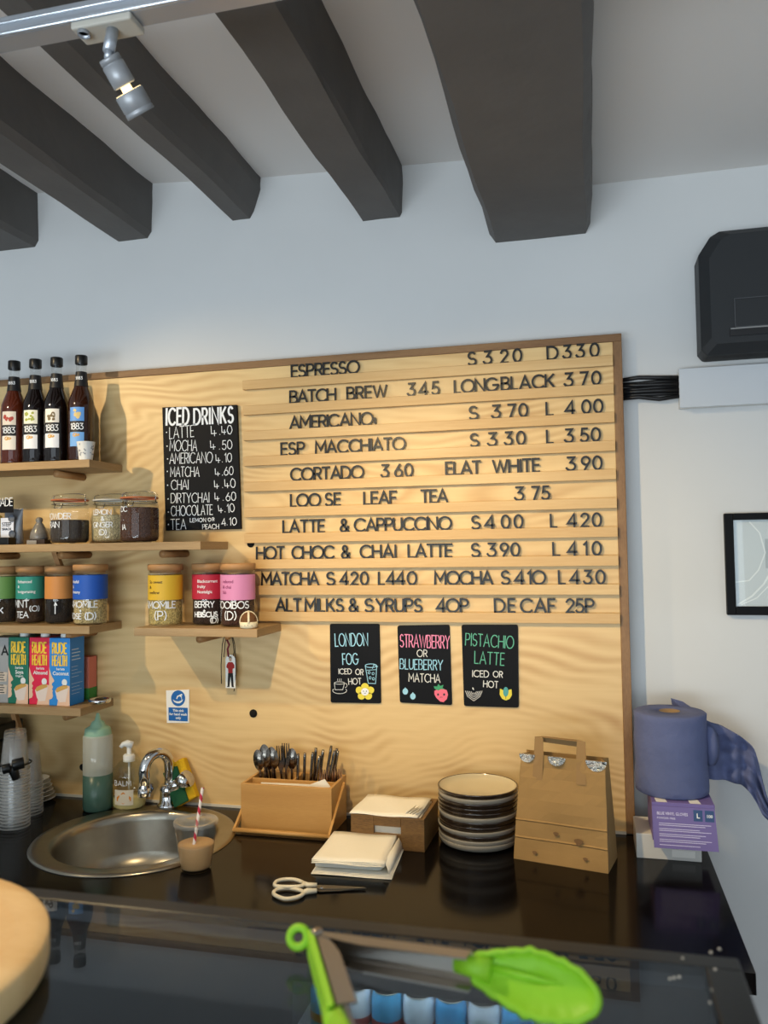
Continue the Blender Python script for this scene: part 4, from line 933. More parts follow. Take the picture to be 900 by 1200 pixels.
mb = MB(); mb.tube([c+Vector((0, 0, .03)), c+Vector((0, 0, .130))], .003, 8); mb.build('dip_tube', M_WHITE, p)
def soap_pt(u, v, e=.0008):
    a = u/.0445; a += .15; return Vector((c.x+(.0445+e)*1.08*sin(a), c.y-(.0445+e)*.95*cos(a)-.0004, c.z+v))
mb = MB(); mb.grid([[soap_pt(-.026+.052*i/8, v) for i in range(9)] for v in (.018, .060)]); lb = mb.build('front_label', mat('soap_label', 'd8cfbc', .5), p)
mb = MB(); mb.add([soap_pt(u, v, .0016) for u, v in ((-.018, .040), (0, .055), (.020, .040), (.020, .030), (0, .022), (-.018, .030))], [tuple(range(6))]); mb.build('orange_print', mat('soap_orange', 'd88a30', .5), lb)
mb = MB()
for k, (t, h) in enumerate((('BALM', .013),)):
    offs, wx = layout(t, h, .046)
    for ch, ox in zip(t, offs): glyph(mb, ch, lambda u, v, w_, ox=ox: soap_pt(u+ox-.026, .072+v, .001+w_), h, .0008, wx)
mb.build('soap_lettering', M_CHALK, p)
# sponge leaning behind the tap
s0 = Vector((atY(209, 905, -.03).x, -.030, CZ))
p = thing('sponge', tuple(s0), 'yellow and green scouring sponge leaning on the panel behind the tap', 'sponge')
Ms = Matrix.Translation(s0+Vector((.008, .002, .070))) @ Matrix.Rotation(radians(-28), 4, 'Y') @ Matrix.Rotation(radians(-12), 4, 'X')
mb = MB(); mb.box((-.036, -.010, -.058), (.036, .012, .058), Ms); mb.build('yellow_foam', mat('sponge_yellow', 'e0b21c', .95, bump=.6, bscale=300), p, .004)
mb = MB(); mb.box((-.036, -.018, -.058), (.012, -.0102, .044), Ms); mb.build('green_scourer', mat('sponge_green', '1e5a3a', .95, bump=.6, bscale=400), p, .002)
mb = MB(); q = s0+Vector((.060, -.012, 0)); mb.box((-.024, -.010, .0), (.024, .010, .062), Matrix.Translation(q) @ Matrix.Rotation(radians(10), 4, 'Y')); 
# iced coffee
c = Vector((-.883, -.428, CZ))
p = thing('iced_coffee', tuple(c), 'plastic cup of milky iced coffee with a striped straw beside the sink', 'cup')
mb = MB(); mb.lathe([(0, .004), (.030, .003), (.0335, 0), (.0345, .003), (.0475, .098), (.049, .100), (.048, .102)], c, 40); mb.build('cup_wall', M_PLASTIC, p)
mb = MB(); mb.lathe([(0, .006), (.0325, .006), (.034, .010), (.0408, .056), (.040, .058), (0, .058)], c, 40); mb.build('coffee', mat('milky_coffee', 'cda574', .3), p)
mb = MB(); mb.lathe([(.049, .1005), (.0505, .102), (.0505, .107), (.049, .110), (.044, .110), (.042, .1065), (.030, .1065), (.028, .109), (0, .109)], c, 40); mb.build('lid', frosted('lid_cloudy', 'e6e2da', .16, M_PLASTIC), p)
a = c+Vector((-.004, -.012, .030)); b = c+Vector((.012, .010, .180)); N = 96; vs = []; fs = []; sm = []
d = (b-a).normalized(); u = d.orthogonal().normalized(); v = d.cross(u); mb = MB(); K = 16
for i in range(N+1):
    for k in range(K): an = 2*pi*k/K; vs.append(a+(b-a)*i/N+(u*cos(an)+v*sin(an))*.0036)
white = []; red = []
for i in range(N):
    for k in range(K):
        f = (i*K+k, i*K+(k+1) % K, (i+1)*K+(k+1) % K, (i+1)*K+k); ((red if ((k/K+i/18) % 1) < .42 else white)).append(f)
mb.add(vs, white, True); mb.cur = 1; mb.add(vs, red, True); mb.build('striped_straw', [mat('straw_white', 'efe4dc', .6), mat('straw_red', 'c8324a', .6)], p)

# bamboo caddy
bx0, bx1, by0, by1, bz = -.892, -.644, -.160, -.030, .995
p = thing('cutlery_caddy', ((bx0+bx1)/2, (by0+by1)/2, CZ), 'bamboo caddy with folded-down handle holding cutlery and napkins', 'caddy')
T_ = .008
MB().box((bx0, by0, CZ), (bx1, by0+T_, bz)).build('front_panel', M_BAMBOO, p, .001)
MB().box((bx0, by1-T_, CZ), (bx1, by1, bz)).build('back_panel', M_BAMBOO, p, .001)
for x in (bx0, bx1-T_): MB().box((x, by0+T_, CZ), (x+T_, by1-T_, bz)).build('side_panel', M_BAMBOO, p, .001)
MB().box((bx0+T_, by0+T_, CZ), (bx1-T_, by1-T_, CZ+.006)).build('base_panel', M_BAMBOO, p)
MB().box((bx0+T_, -.104, CZ+.006), (bx1-T_, -.098, bz-.001)).build('divider', M_BAMBOO, p, .001)
MB().box((-.775, -.098, CZ+.006), (-.769, by1-T_, bz-.004)).build('divider', M_BAMBOO, p, .001)
hd = thing('handle', (0, 0, 0), None, None) if False else None
mb = MB()
for x in (bx0-.0065, bx1+.0005):
    mb.prism([(-.062, .984), (-.050, .980), (-.188, CZ+.004), (-.201, CZ+.009)], lambda u, v: Vector((x, u, v)), lambda u, v: Vector((x+.006, u, v)))
mb.tube([(bx0-.004, -.194, CZ+.0085), (bx1+.004, -.194, CZ+.0085)], .0062, 12); mb.build('handle', M_BAMBOO, p, 0)
# napkins in the caddy
q = thing('paper_napkin', (-.70, -.128, CZ+.006), 'cream napkin corner poking out of the front of the bamboo caddy', 'napkin')
mb = MB(); mb.prism([(-.735, CZ+.008), (-.665, CZ+.008), (-.657, bz-.004), (-.672, bz+.014), (-.712, bz-.002), (-.80, bz-.007), (-.80, CZ+.008)], lambda u, v: Vector((u, -.131, v)), lambda u, v: Vector((u, -.128, v))); mb.build('front_sheet', M_PAPER, q)
mb = MB(); mb.prism([(-.74, CZ+.008), (-.67, CZ+.008), (-.665, bz-.008), (-.72, bz-.004), (-.85, bz-.006), (-.85, CZ+.008)], lambda u, v: Vector((u, -.126, v)), lambda u, v: Vector((u, -.121, v))); mb.build('back_sheet', M_PAPER, q)
# cutlery, each piece a thing
M_CUT = mat('cutlery_steel', '7d766e', .2, metal=1)
def cut_fork(mb, b, t):
    d = (t-b); L = d.length; d.normalize(); s = Vector((d.z, 0, -d.x)).normalized(); n = d.cross(s)
    P = lambda u, v, w: b+d*v+s*u+n*w
    prof = [(.004, 0), (.0032, .06), (.0024, L-.075), (.0042, L-.068), (.010, L-.052), (.0115, L-.040)]
    poly = [(x, y) for x, y in prof]+[(-x, y) for x, y in reversed(prof)]
    mb.prism(poly, lambda u, v: P(u, v, .0009), lambda u, v: P(u, v, -.0009))
    for k in range(4):
        u0 = -.0115+.0062*k; mb.prism([(u0, L-.0402), (u0+.0044, L-.0402), (u0+.0032, L), (u0+.0012, L)], lambda u, v: P(u, v, .0009), lambda u, v: P(u, v, -.0009))
def cut_spoon(mb, b, t):
    d = (t-b); L = d.length; d.normalize(); s = Vector((d.z, 0, -d.x)).normalized(); n = d.cross(s)
    P = lambda u, v, w: b+d*v+s*u+n*w
    mb.prism([(.004, 0), (.003, .06), (.0025, L-.05), (-.0025, L-.05), (-.003, .06), (-.004, 0)], lambda u, v: P(u, v, .0011), lambda u, v: P(u, v, -.0011))
    rows = []
    for i in range(7):
        r = i/6; rows.append([P(.0155*r*cos(2*pi*k/16), L-.026+.028*r*sin(2*pi*k/16)*(1 if sin(2*pi*k/16) > 0 else 1.05), -.006*(1-r*r)) for k in range(17)])
    mb.grid(rows)
def cut_handle(mb, b, t):
    d = (t-b); L = d.length; d.normalize(); s = Vector((d.z, 0, -d.x)).normalized(); n = d.cross(s)
    P = lambda u, v, w: b+d*v+s*u+n*w
    mb.tube([P(0, 0, 0), P(0, L*.4, 0), P(0, L-.01, 0), P(0, L, 0)], [.003, .0032, .0042, .0034], 10)
rnd = random.Random(11)
grp = 'cutlery in the bamboo caddy'
names = {'spoon': cut_spoon, 'fork': cut_fork, 'cutlery_handle': cut_handle}
L1 = [(-.866, 'spoon', -.010, 1.050), (-.858, 'spoon', -.004, 1.058), (-.850, 'spoon', -.012, 1.062), (-.843, 'spoon', .0, 1.055), (-.836, 'spoon', -.006, 1.050), (-.826, 'fork', .004, 1.058), (-.818, 'fork', .010, 1.064), (-.806, 'spoon', .014, 1.048), (-.852, 'spoon', -.018, 1.040)]
for i, (x, k, dx, zt) in enumerate(L1):
    y = -.086+.0062*i*.9; b = Vector((x+.012, y, CZ+.009)); t = Vector((x+dx, y, zt+.013)); mb = MB(); names[k](mb, b, t)
    ob = mb.build('table_'+k, M_CUT, None, 0, b); tag(ob, f"steel {k} head up in the caddy's left half, {ORD[i]} from the front", k, grp)
L2 = [(-.757, .002, 1.050), (-.748, .004, 1.047), (-.741, .012, 1.044), (-.734, .016, 1.052), (-.727, .010, 1.058), (-.722, .026, 1.046), (-.716, .022, 1.056), (-.708, .030, 1.062), (-.702, .034, 1.066), (-.697, .038, 1.058), (-.690, .034, 1.060), (-.684, .030, 1.054)]
for i, (x, dx, zt) in enumerate(L2):
    y = -.090+.0045*(i*5 % 12); b = Vector((x-.006, y, CZ+.012)); t = Vector((x+dx-.004, y+.002, zt+.010)); mb = MB(); cut_handle(mb, b, t)
    ob = mb.build('table_knife', M_CUT, None, 0, b); tag(ob, f"upright steel cutlery handle in the caddy's right half, {ORD20[i]} from the left", 'cutlery', grp)
for i, (x, zt) in enumerate(((-.690, 1.022), (-.672, 1.032), (-.658, 1.020))):
    b = Vector((x, -.090+.012*i, CZ+.009)); t = Vector((x+.002, -.090+.012*i, zt)); mb = MB(); cut_fork(mb, b, t)
    ob = mb.build('table_fork', mat('copper_steel', 'b0917a', .25, metal=1), None, 0, b); tag(ob, f'short coppery fork tines up at the right end of the caddy, {ORD[i]} from the left', 'fork', grp)

# stained wooden tray of napkins
A = atZ(411, 954, .955); B = atZ(497, 960.6, .955); ex = (B-A); ex.z = 0; wd = ex.length; ex.normalize(); ey = Vector((-ex.y, ex.x, 0))
dep = min(.16, (-.008-max(A.y, B.y))/max(.2, ey.y)-.0)
O = Vector((A.x, A.y, CZ))
dep = min(.165, (-.012-O.y)/ey.y-.0)
def LP(u, v, w): return O+ex*u+ey*v+Vector((0, 0, w))
TM = Matrix((( ex.x, ey.x, 0, O.x), (ex.y, ey.y, 0, O.y), (0, 0, 1, O.z), (0, 0, 0, 1)))
p = thing('napkin_tray', tuple(LP(wd/2, dep/2, 0)), 'dark stained wooden tray full of cream napkins left of the plates', 'tray')
hT = .077
mb = MB(); mb.box((0, 0, 0), (.058, .009, hT), TM); mb.box((wd-.058, 0, 0), (wd, .009, hT), TM); mb.box((.058, 0, 0), (wd-.058, .009, .036), TM); mb.box((.058, 0, .054), (wd-.058, .009, hT), TM); mb.build('front_panel', M_TRAY, p, .001)
for u in (0, wd-.009): 
    mb = MB(); mb.box((u, .009, 0), (u+.009, dep-.009, hT), TM); mb.build('side_panel', M_TRAY, p, .001)
mb = MB(); mb.box((0, dep-.009, 0), (wd, dep, hT), TM); mb.build('back_panel', M_TRAY, p, .001)
mb = MB(); mb.box((.009, .009, 0), (wd-.009, dep-.009, .005), TM); mb.build('base_panel', M_TRAY, p)
q = thing('napkin_stack', tuple(LP(wd/2, dep/2, .006)), 'stack of cream napkins filling the stained wooden tray beside the plates', 'napkins')
mb = MB(); mb.box((.012, .012, .006), (wd-.014, dep-.012, .074), TM); mb.build('folded_sheets', M_PAPER, q, .001)
rows = []
for j in range(7):
    rows.append([LP(-.004+(wd-.014)*i/8+.005*(j/6), .002+(dep-.022)*j/6, .0795+.0015*sin(i*1.1+j)+.006*(1 if False else 0)+.004*(j/6)) for i in range(9)])
mb = MB(); mb.grid(rows); o_ = mb.build('top_napkin', M_PAPER, q); sd = o_.modifiers.new('s', 'SOLIDIFY'); sd.thickness = .002
mb = MB()
for k in range(4):
    u = wd-.050+.008*k; rows = [[LP(u+.010*s, .016+.05*s, .081), LP(u+.012*s+.003, .018+.05*s, .087-.001*k)] for s in [i/5 for i in range(6)]]; mb.grid(rows)
o_ = mb.build('napkin_fold', M_PAPER, q); sd = o_.modifiers.new('s', 'SOLIDIFY'); sd.thickness = .0008

# loose pile of napkins on the counter
FL = atZ(364.4, 1024.8, CZ); FR = atZ(459, 1031.4, CZ); RR = atZ(473, 997, CZ); ex = (FR-FL); wd = ex.length; ex.normalize(); ey = (RR-FR); dep = ey.length; ey.normalize()
def NP(u, v, w): return FL+ex*u+ey*v+Vector((0, 0, w))
p = thing('napkin_stack', tuple(NP(wd/2, dep/2, 0)), 'pile of cream napkins lying loose on the counter in front of the wooden tray', 'napkins')
mb = MB()
for k in range(4): 
    e = .0015*k; mb.grid([[NP(e+(wd-2*e)*i/6, e+(dep-2*e)*j/6, .001+.0022*k+.0006*sin(i+j*1.3+k)) for i in range(7)] for j in range(7)])
o_ = mb.build('lower_sheets', M_PAPER, p); sd = o_.modifiers.new('s', 'SOLIDIFY'); sd.thickness = .0014
mb = MB(); mb.prism([(.004, .010), (wd-.030, .010), (wd-.012, .026), (.006, .030)], lambda u, w: NP(u, .020, w), lambda u, w: NP(u, dep-.006, w)); mb.build('inner_folds', mat('napkin_inner', 'e6e4dc', .9), p, .002)
mb = MB(); mb.grid([[NP(wd-.006, .004, .008), NP(wd-.002, dep-.004, .008)], [NP(wd-.010, .010, .020), NP(wd-.004, dep-.004, .020)], [NP(wd-.018, .014, .033), NP(wd-.010, dep-.008, .033)]]); o_ = mb.build('side_leaf', M_PAPER, p); sd = o_.modifiers.new('s', 'SOLIDIFY'); sd.thickness = .001
mb = MB()
for k in range(3):
    rows = []
    for j in range(8):
        rows.append([NP(.002+(wd-.018)*i/8+.008*(j/7)*(1-i/8), -.004+.002*k+(dep+.006)*j/7, .029+.0026*k+.0012*sin(i*.9+j*.7+k)-.002*(1-j/7)*abs(i/8-.5)) for i in range(9)])
    mb.grid(rows)
o_ = mb.build('upper_sheets', M_PAPER, p); sd = o_.modifiers.new('s', 'SOLIDIFY'); sd.thickness = .0016

# scissors
p = thing('scissors', tuple(atZ(375, 1042, CZ)), 'scissors with cream plastic handles lying on the black counter', 'scissors')
M_SC = mat('cream_plastic', 'dfd6bf', .35); SZ = CZ+.0055
def loopring(pts, name, z, r):
    P = [atZ(x, y, z) for x, y in pts]; mb = MB(); m = []
    for i in range(len(P)):
        a0, a1, a2, a3 = P[i-1], P[i], P[(i+1) % len(P)], P[(i+2) % len(P)]
        for t in (0, .25, .5, .75):
            m.append(.5*((2*a1)+(-a0+a2)*t+(2*a0-5*a1+4*a2-a3)*t*t+(-a0+3*a1-3*a2+a3)*t**3))
    mb.tube(m, r, 10, closed=True); return mb
x6 = 6.923; zs = lambda x, y: (310+x/x6, 1010+y/x6)
mb = loopring([zs(88, 195), zs(100, 158), zs(170, 142), zs(250, 146), zs(315, 172), zs(300, 196), zs(200, 204)], 'h', SZ+.003, .0042)
mb.tube([atZ(*zs(310, 172), SZ+.003), atZ(*zs(350, 190), SZ+.003), atZ(*zs(425, 188), SZ+.002)], [.005, .006, .0045], 10); mb.build('upper_handle', M_SC, p)
mb = loopring([zs(76, 262), zs(100, 226), zs(190, 214), zs(290, 232), zs(315, 258), zs(260, 288), zs(160, 300)], 'h', SZ, .0042)
mb.tube([atZ(*zs(312, 250), SZ), atZ(*zs(350, 238), SZ), atZ(*zs(425, 234), SZ)], [.0055, .0065, .0048], 10); mb.build('lower_handle', M_SC, p)
for nm, pts, z in (('blade', ((360, 200), (430, 186), (560, 190), (800, 204), (828, 211), (700, 216), (450, 220)), CZ+.0052), ('blade', ((380, 222), (450, 240), (600, 234), (800, 218), (826, 212), (640, 204), (450, 205)), CZ+.0036)):
    P = [atZ(*zs(*q_), z) for q_ in pts]; mb = MB(); mb.prism([(q_.x, q_.y) for q_ in P], lambda u, v: Vector((u, v, z)), lambda u, v: Vector((u, v, z-.0014))); mb.build(nm, mat('blade_steel', '7d776e', .3, metal=1), p)
q = atZ(*zs(464, 212), CZ+.0055); mb = MB(); mb.lathe([(.0032, 0), (.003, .0012), (0, .0015)], q, 14); mb.build('pivot', M_CHROME, p)

# stack of side plates, every plate a thing
PC = Vector((-.276, -.126, CZ)); PN = 12; pitch = .0108
M_PD = mat('plate_brown_glaze', '2a2018', .18, coat=.5); M_PL = mat('plate_grey_glaze', '8f897e', .2, coat=.4); M_PT = mat('plate_cream_glaze', 'cbbd9c', .22, coat=.3); M_RIM = mat('plate_rim_brown', '4a3826', .25)
OUT = [M_PL, M_PL, M_PD, M_PL, M_PD, M_PD, M_PL, M_PD, M_PD, M_PD, M_PL, M_PD]; OUTN = ['grey', 'grey', 'dark', 'grey', 'dark', 'dark', 'grey', 'dark', 'dark', 'dark', 'grey', 'dark']
for k in range(PN):
    r = .0985+rnd.uniform(-.001, .001); z = CZ+pitch*k; dx, dy = rnd.uniform(-.001, .001), rnd.uniform(-.001, .001); pc = (PC.x+dx, PC.y+dy, z)
    pl = thing('side_plate', pc, (f'{OUTN[k]} glazed side plate, ' + ('lowest of the stack' if k == 0 else ('topmost of the stack with a cream face and brown rim' if k == PN-1 else f'number {k+1} from the bottom of the stack'))), 'plate', 'side plates in the stack')
    mb = MB(); mb.lathe([(0, .002), (.060, .001), (.062, 0), (.065, .001), (.086, .004), (.095, .0085), (r, .0185), (r-.0005, .0203)], pc, 56); mb.build('underside', OUT[k], pl)
    mb = MB(); mb.lathe([(r-.0005, .0203), (r-.0022, .0212), (r-.0042, .0203)], pc, 56); mb.build('rim', M_RIM if k == PN-1 else OUT[k], pl)
    if k == PN-1:
        mb = MB(); mb.lathe([(r-.0042, .0203), (r-.009, .0125), (.075, .0105), (.073, .0095), (0, .0085)], pc, 56); mb.build('cream_face', M_PT, pl)

# brown paper bag
M_KRAFT = mat('kraft_paper', '9f7d4c', .85, noise=.10, nscale=7, bump=.35, bscale=9)
BL = atZ(602, 1006, CZ); BR = atZ(713, 1024, CZ); ex = (BR-BL); wd = ex.length; ex.normalize(); ey = Vector((-ex.y, ex.x, 0)); dep = .105
TL = atY(617, 879, -.185); TRr = atY(711, 893, -.215)
p = thing('paper_bag', tuple(BL+ex*wd/2+ey*dep/2), 'brown kraft paper bag with flat handles at the right end of the panel', 'bag')
Hb = (TL.z+TRr.z)/2-CZ
def bagp(s, t, h):
    """s,t in 0..1 across width and depth, h 0..1 up; tapers to a nearly closed mouth"""
    k = h**1.15; wt = wd*(1-.105*k); u0 = wd*.055*k+.004*k
    dd = dep*(1-.62*k); v0 = .028*k
    b = .0035*sin(pi*s)*sin(h*9)*(1 if t < .5 else -1)
    return BL+ex*(u0+wt*s)+ey*(v0+dd*t+b)+Vector((0, 0, (Hb+.006*(1-s)*0)*h))
hs = [0, .03, .12, .20, .212, .225, .3, .365, .378, .39, .48, .58, .68, .78, .88, 1.0]
def crease(h): return .003 if h in (.212, .378) else 0
loop = [(i/8, 0) for i in range(9)]+[(1, .5), (1, 1)]+[(1-i/8, 1) for i in range(1, 9)]+[(0, .5)]
rows = []
for h in hs:
    r = []
    for s, t in loop:
        q = bagp(s, t, h)
        if t == 0: q = q+ey*(-crease(h)*.8+.003*sin(s*7+h*13)*h)
        if t == .5: q = q+ex*(.012*h*(-1 if s == 1 else 1))
        r.append(q)
    r.append(r[0]); rows.append(r)
mb = MB(); mb.grid(rows, smooth=False); mb.add([bagp(0, 0, 0), bagp(1, 0, 0), bagp(1, 1, 0), bagp(0, 1, 0)], [(0, 1, 2, 3)])
o_ = mb.build('bag_body', M_KRAFT, p); sd = o_.modifiers.new('s', 'SOLIDIFY'); sd.thickness = .0012; sd.offset = -1
ht = [bagp(s_, 0, 1) for s_ in (.20, .74)]
for tt, nm in ((0, 'handle'),):
    mb = MB(); off = ey*(-.0016 if tt == 0 else .0016)
    a0, b0 = .155, .665; wS = .115
    def hp(s, z, lean=0): 
        base = bagp(s, tt, min(1, z/Hb)); 
        return Vector((base.x, base.y, CZ+z))+off+(ey*(lean))
    zl = Hb*.765; zt = Hb+.045
    for s in (a0, b0):
        mb.grid([[hp(s, zl), hp(s+wS, zl)], [hp(s, Hb*.9), hp(s+wS, Hb*.9)], [hp(s, Hb), hp(s+wS, Hb)], [hp(s+.006, zt-.004, .006), hp(s+wS-.006, zt-.006, .006)]], smooth=False)
    m0 = hp(a0+.006, zt-.004, .006); m1 = hp(b0+wS-.006, zt-.006, .006)
    mb.grid([[m0, m0+ex*.022, m1-ex*.022, m1], [m0+ex*.016+ey*.010+Vector((0, 0, .0005)), m0+ex*.026+ey*.014+Vector((0, 0, -.0005)), m1-ex*.026+ey*.014, m1-ex*.014+ey*.010], [m0+ex*.010+ey*.016-Vector((0, 0, .014)), m0+ex*.026+ey*.016-Vector((0, 0, .015)), m1-ex*.026+ey*.016-Vector((0, 0, .016)), m1-ex*.012+ey*.016-Vector((0, 0, .014))]], smooth=False)
    o_ = mb.build(nm, mat('kraft_dark', '94744a', .85), p); sd = o_.modifiers.new('s', 'SOLIDIFY'); sd.thickness = .0009
M_FOIL = mat('crumpled_foil', 'b9b9b6', .22, metal=1, bump=.9, bscale=120)
for s, rr in ((.07, .019), (.43, .021), (.90, .024)):
    mb = MB(); q = [bagp(s, 0, 1)-ey*.0022]
    base = bagp(s, 0, .999); pts = [base-ey*.002+ex*(rr*cos(a))+Vector((0, 0, rr*.95*sin(a)))+ey*(.0) for a in [pi+pi*i/12 for i in range(13)]]
    pts = [q_-ey*(.004*abs(q_.z-base.z)/rr) for q_ in pts]
    mb.add(pts, [tuple(range(len(pts)))]); mb.build('foil_patch', M_FOIL, p)
M_STAIN = mat('grease_stain', '7a5a38', .8)
for s, h, rr in ((.455, .29, .006), (.70, .245, .0095), (.23, .09, .005), (.77, .10, .005)):
    mb = MB(); base = bagp(s, 0, h)-ey*.0048; n_ = (bagp(s, 0, h+.02)-bagp(s, 0, h)).normalized()
    mb.add([base+ex*(rr*cos(a)*(1+.3*sin(3*a)))+n_*(rr*.8*sin(a)) for a in [2*pi*i/14 for i in range(14)]], [tuple(range(14))]); mb.build('stain', M_STAIN, p)

# white box, purple glove box, blue paper roll
wy = -.156
p = thing('white_box', (.164, -.095, CZ), 'flat white cardboard box under the purple glove box', 'box')
MB().box((.094, wy, CZ), (.236, -.032, CZ+.056)).build('box_body', mat('white_card', 'd9d6cf', .6), p, .0015)
MB().box((.172, wy-.0006, CZ+.008), (.222, wy-.0001, CZ+.024)).build('paper_label', mat('label_white', 'f2eee6', .6), p)
pz0 = CZ+.0565; pz1 = 1.020; gx0, gx1 = .128, .262
p = thing('glove_box', ((gx0+gx1)/2, -.10, pz0), 'purple cardboard box of disposable gloves under the blue roll', 'box')
M_PUR = mat('purple_card', '74649e', .5); M_PURD = mat('purple_dark', '5c4a86', .5); M_TEAL = mat('teal_print', '2c4a78', .5)
MB().box((gx0, -.196, pz0), (gx1, -.050, pz1)).build('box_body', M_PUR, p, .0012)
mb = MB(); mb.prism([(gx0+.002, .922), (gx1+.004, .922), (gx1-.001, pz1-.008), (gx0, pz1-.008)], lambda u, v: Vector((u, -.1965-.012*(pz1-v)/.12, v)), lambda u, v: Vector((u, -.1980-.012*(pz1-v)/.12, v))); fl = mb.build('front_flap', M_PUR, p)
FY = lambda v: -.1984-.012*(pz1-v)/.12
mb = MB()
for k in range(5):
    v = .975-.0115*k
    for j in range(2 if k < 4 else 1):
        vv = v-.0040*j; u1 = gx1-.010-.012*((k*2+j) % 3); mb.add([Vector((gx0+.014, FY(vv), vv)), Vector((u1, FY(vv), vv)), Vector((u1, FY(vv+.0014), vv+.0014)), Vector((gx0+.014, FY(vv+.0014), vv+.0014))], [(0, 1, 2, 3)])
font_mesh(mb, 'BLUE VINYL GLOVES', .0088, lambda u, v, w_: Vector((gx0+.010+u*.82, FY(.994+v)-.0003, .994+v)), 'LEFT', .0002); font_mesh(mb, 'POWDER FREE', .006, lambda u, v, w_: Vector((gx0+.010+u, FY(.985+v)-.0003, .985+v)), 'LEFT', .0001)
mb.build('flap_print', mat('print_pale', 'd8d0e8', .6), fl)
mb = MB()
for u0 in (gx1-.046, gx1-.022): mb.add([Vector((u0, FY(.984)-.0002, .984)), Vector((u0+.019, FY(.984)-.0002, .984)), Vector((u0+.019, FY(1.008)-.0002, 1.008)), Vector((u0, FY(1.008)-.0002, 1.008))], [(0, 1, 2, 3)])
mb.build('size_panel', M_TEAL, fl)
mb = MB(); font_mesh(mb, 'L', .014, lambda u, v, w_: Vector((gx1-.0365+u, FY(.991+v)-.0006, .991+v)), 'CENTER', .0004); font_mesh(mb, '100', .009, lambda u, v, w_: Vector((gx1-.0125+u, FY(.993+v)-.0006, .993+v)), 'CENTER', .0003); mb.build('size_print', M_WHITE, fl)
mb = MB()
for u0 in (gx0+.010, gx0+.082): mb.add([Vector((u0, -.195, pz1+.0003)), Vector((u0+.024, -.195, pz1+.0003)), Vector((u0+.020, -.165, pz1+.0003)), Vector((u0-.002, -.165, pz1+.0003))], [(0, 1, 2, 3)])
mb.build('top_label', mat('label_white', 'f2eee6', .6), p)
RC = Vector((.181, -.098, pz1+.0006)); RR_ = .0825; RH = .186
p = thing('paper_roll', tuple(RC), 'large blue paper towel roll standing on the purple glove box', 'paper roll')
M_BLUE = mat('blue_tissue', '5c6488', .95, noise=.05, nscale=30, bump=.25, bscale=60)
mb = MB(); pr = [(.024, .001), (RR_-.004, 0), (RR_, .003)]+[(RR_+.0012*sin(i*.9)*(1 if i % 2 else .3), .003+(RH-.006)*i/14) for i in range(1, 14)]+[(RR_, RH-.003), (RR_-.004, RH), (.024, RH), (.024, .001)]
mb.lathe(pr, RC, 56); mb.build('roll_body', M_BLUE, p)
mb = MB(); mb.lathe([(.0238, .002), (.0238, RH+.0005), (.0222, RH+.0005), (.0222, .002)], RC, 28); mb.build('cardboard_core', mat('core_card', '9a8160', .9), p)
# loose end hanging to the right
def RP(x, y, Y): return atY(x, y, Y)
cols = [((818, 838), (826, 912), -.075), ((832, 846), (838, 914), -.085), ((845, 850), (850, 914), -.060), ((860, 858), (862, 918), -.078), ((872, 866), (870, 920), -.055), ((884, 878), (878, 928), -.075), ((890, 900), (886, 940), -.060), ((896, 925), (894, 955), -.070), ((904, 948), (902, 962), -.065)]
rows = []
for i, (a, b, Y) in enumerate(cols):
    r = []
    for j in range(9):
        t = j/8; yy = Y+.010*sin(j*1.9+i*1.3)+.006*sin(j*.8)
        r.append(RP(a[0]+(b[0]-a[0])*t, a[1]+(b[1]-a[1])*t, min(yy, .035)))
    rows.append(r)
def crm(rows, m=4):
    out = []
    for i in range(len(rows)-1):
        for k in range(m):
            t = k/m; g = lambda n: rows[max(0, min(len(rows)-1, n))]
            out.append([.5*((2*g(i)[j])+(-g(i-1)[j]+g(i+1)[j])*t+(2*g(i-1)[j]-5*g(i)[j]+4*g(i+1)[j]-g(i+2)[j])*t*t+(-g(i-1)[j]+3*g(i)[j]-3*g(i+1)[j]+g(i+2)[j])*t**3) for j in range(len(rows[0]))])
    out.append(rows[-1]); return out
mb = MB(); R2 = crm(rows); R2 = list(map(list, zip(*crm(list(map(list, zip(*R2))), 3)))); mb.grid(R2); o_ = mb.build('loose_sheet', M_BLUE, p); sd = o_.modifiers.new('s', 'SOLIDIFY'); sd.thickness = .001
mb = MB(); P = [RP(793, 834, -.03), RP(788, 828, -.02), RP(786, 818, -.03), RP(800, 822, -.035), RP(815, 832, -.04), RP(826, 843, -.045), RP(812, 842, -.06)]
P2 = [q_+Vector((0, .006, -.004)) for q_ in P]; mb.add(P, [tuple(range(7))]); o_ = mb.build('torn_corner', M_BLUE, p); sd = o_.modifiers.new('s', 'SOLIDIFY'); sd.thickness = .001
mb = MB(); rows = [[RP(x, y, Y) for x, y, Y in r] for r in (((824, 846, -.10), (834, 852, -.115), (841, 860, -.10)), ((825, 862, -.115), (836, 866, -.13), (843, 872, -.11)), ((826, 880, -.115), (836, 884, -.13), (843, 886, -.11)), ((827, 896, -.10), (834, 898, -.115), (839, 896, -.10)))]
mb.grid(crm(rows, 3)); o_ = mb.build('sheet_fold', M_BLUE, p); sd = o_.modifiers.new('s', 'SOLIDIFY'); sd.thickness = .001

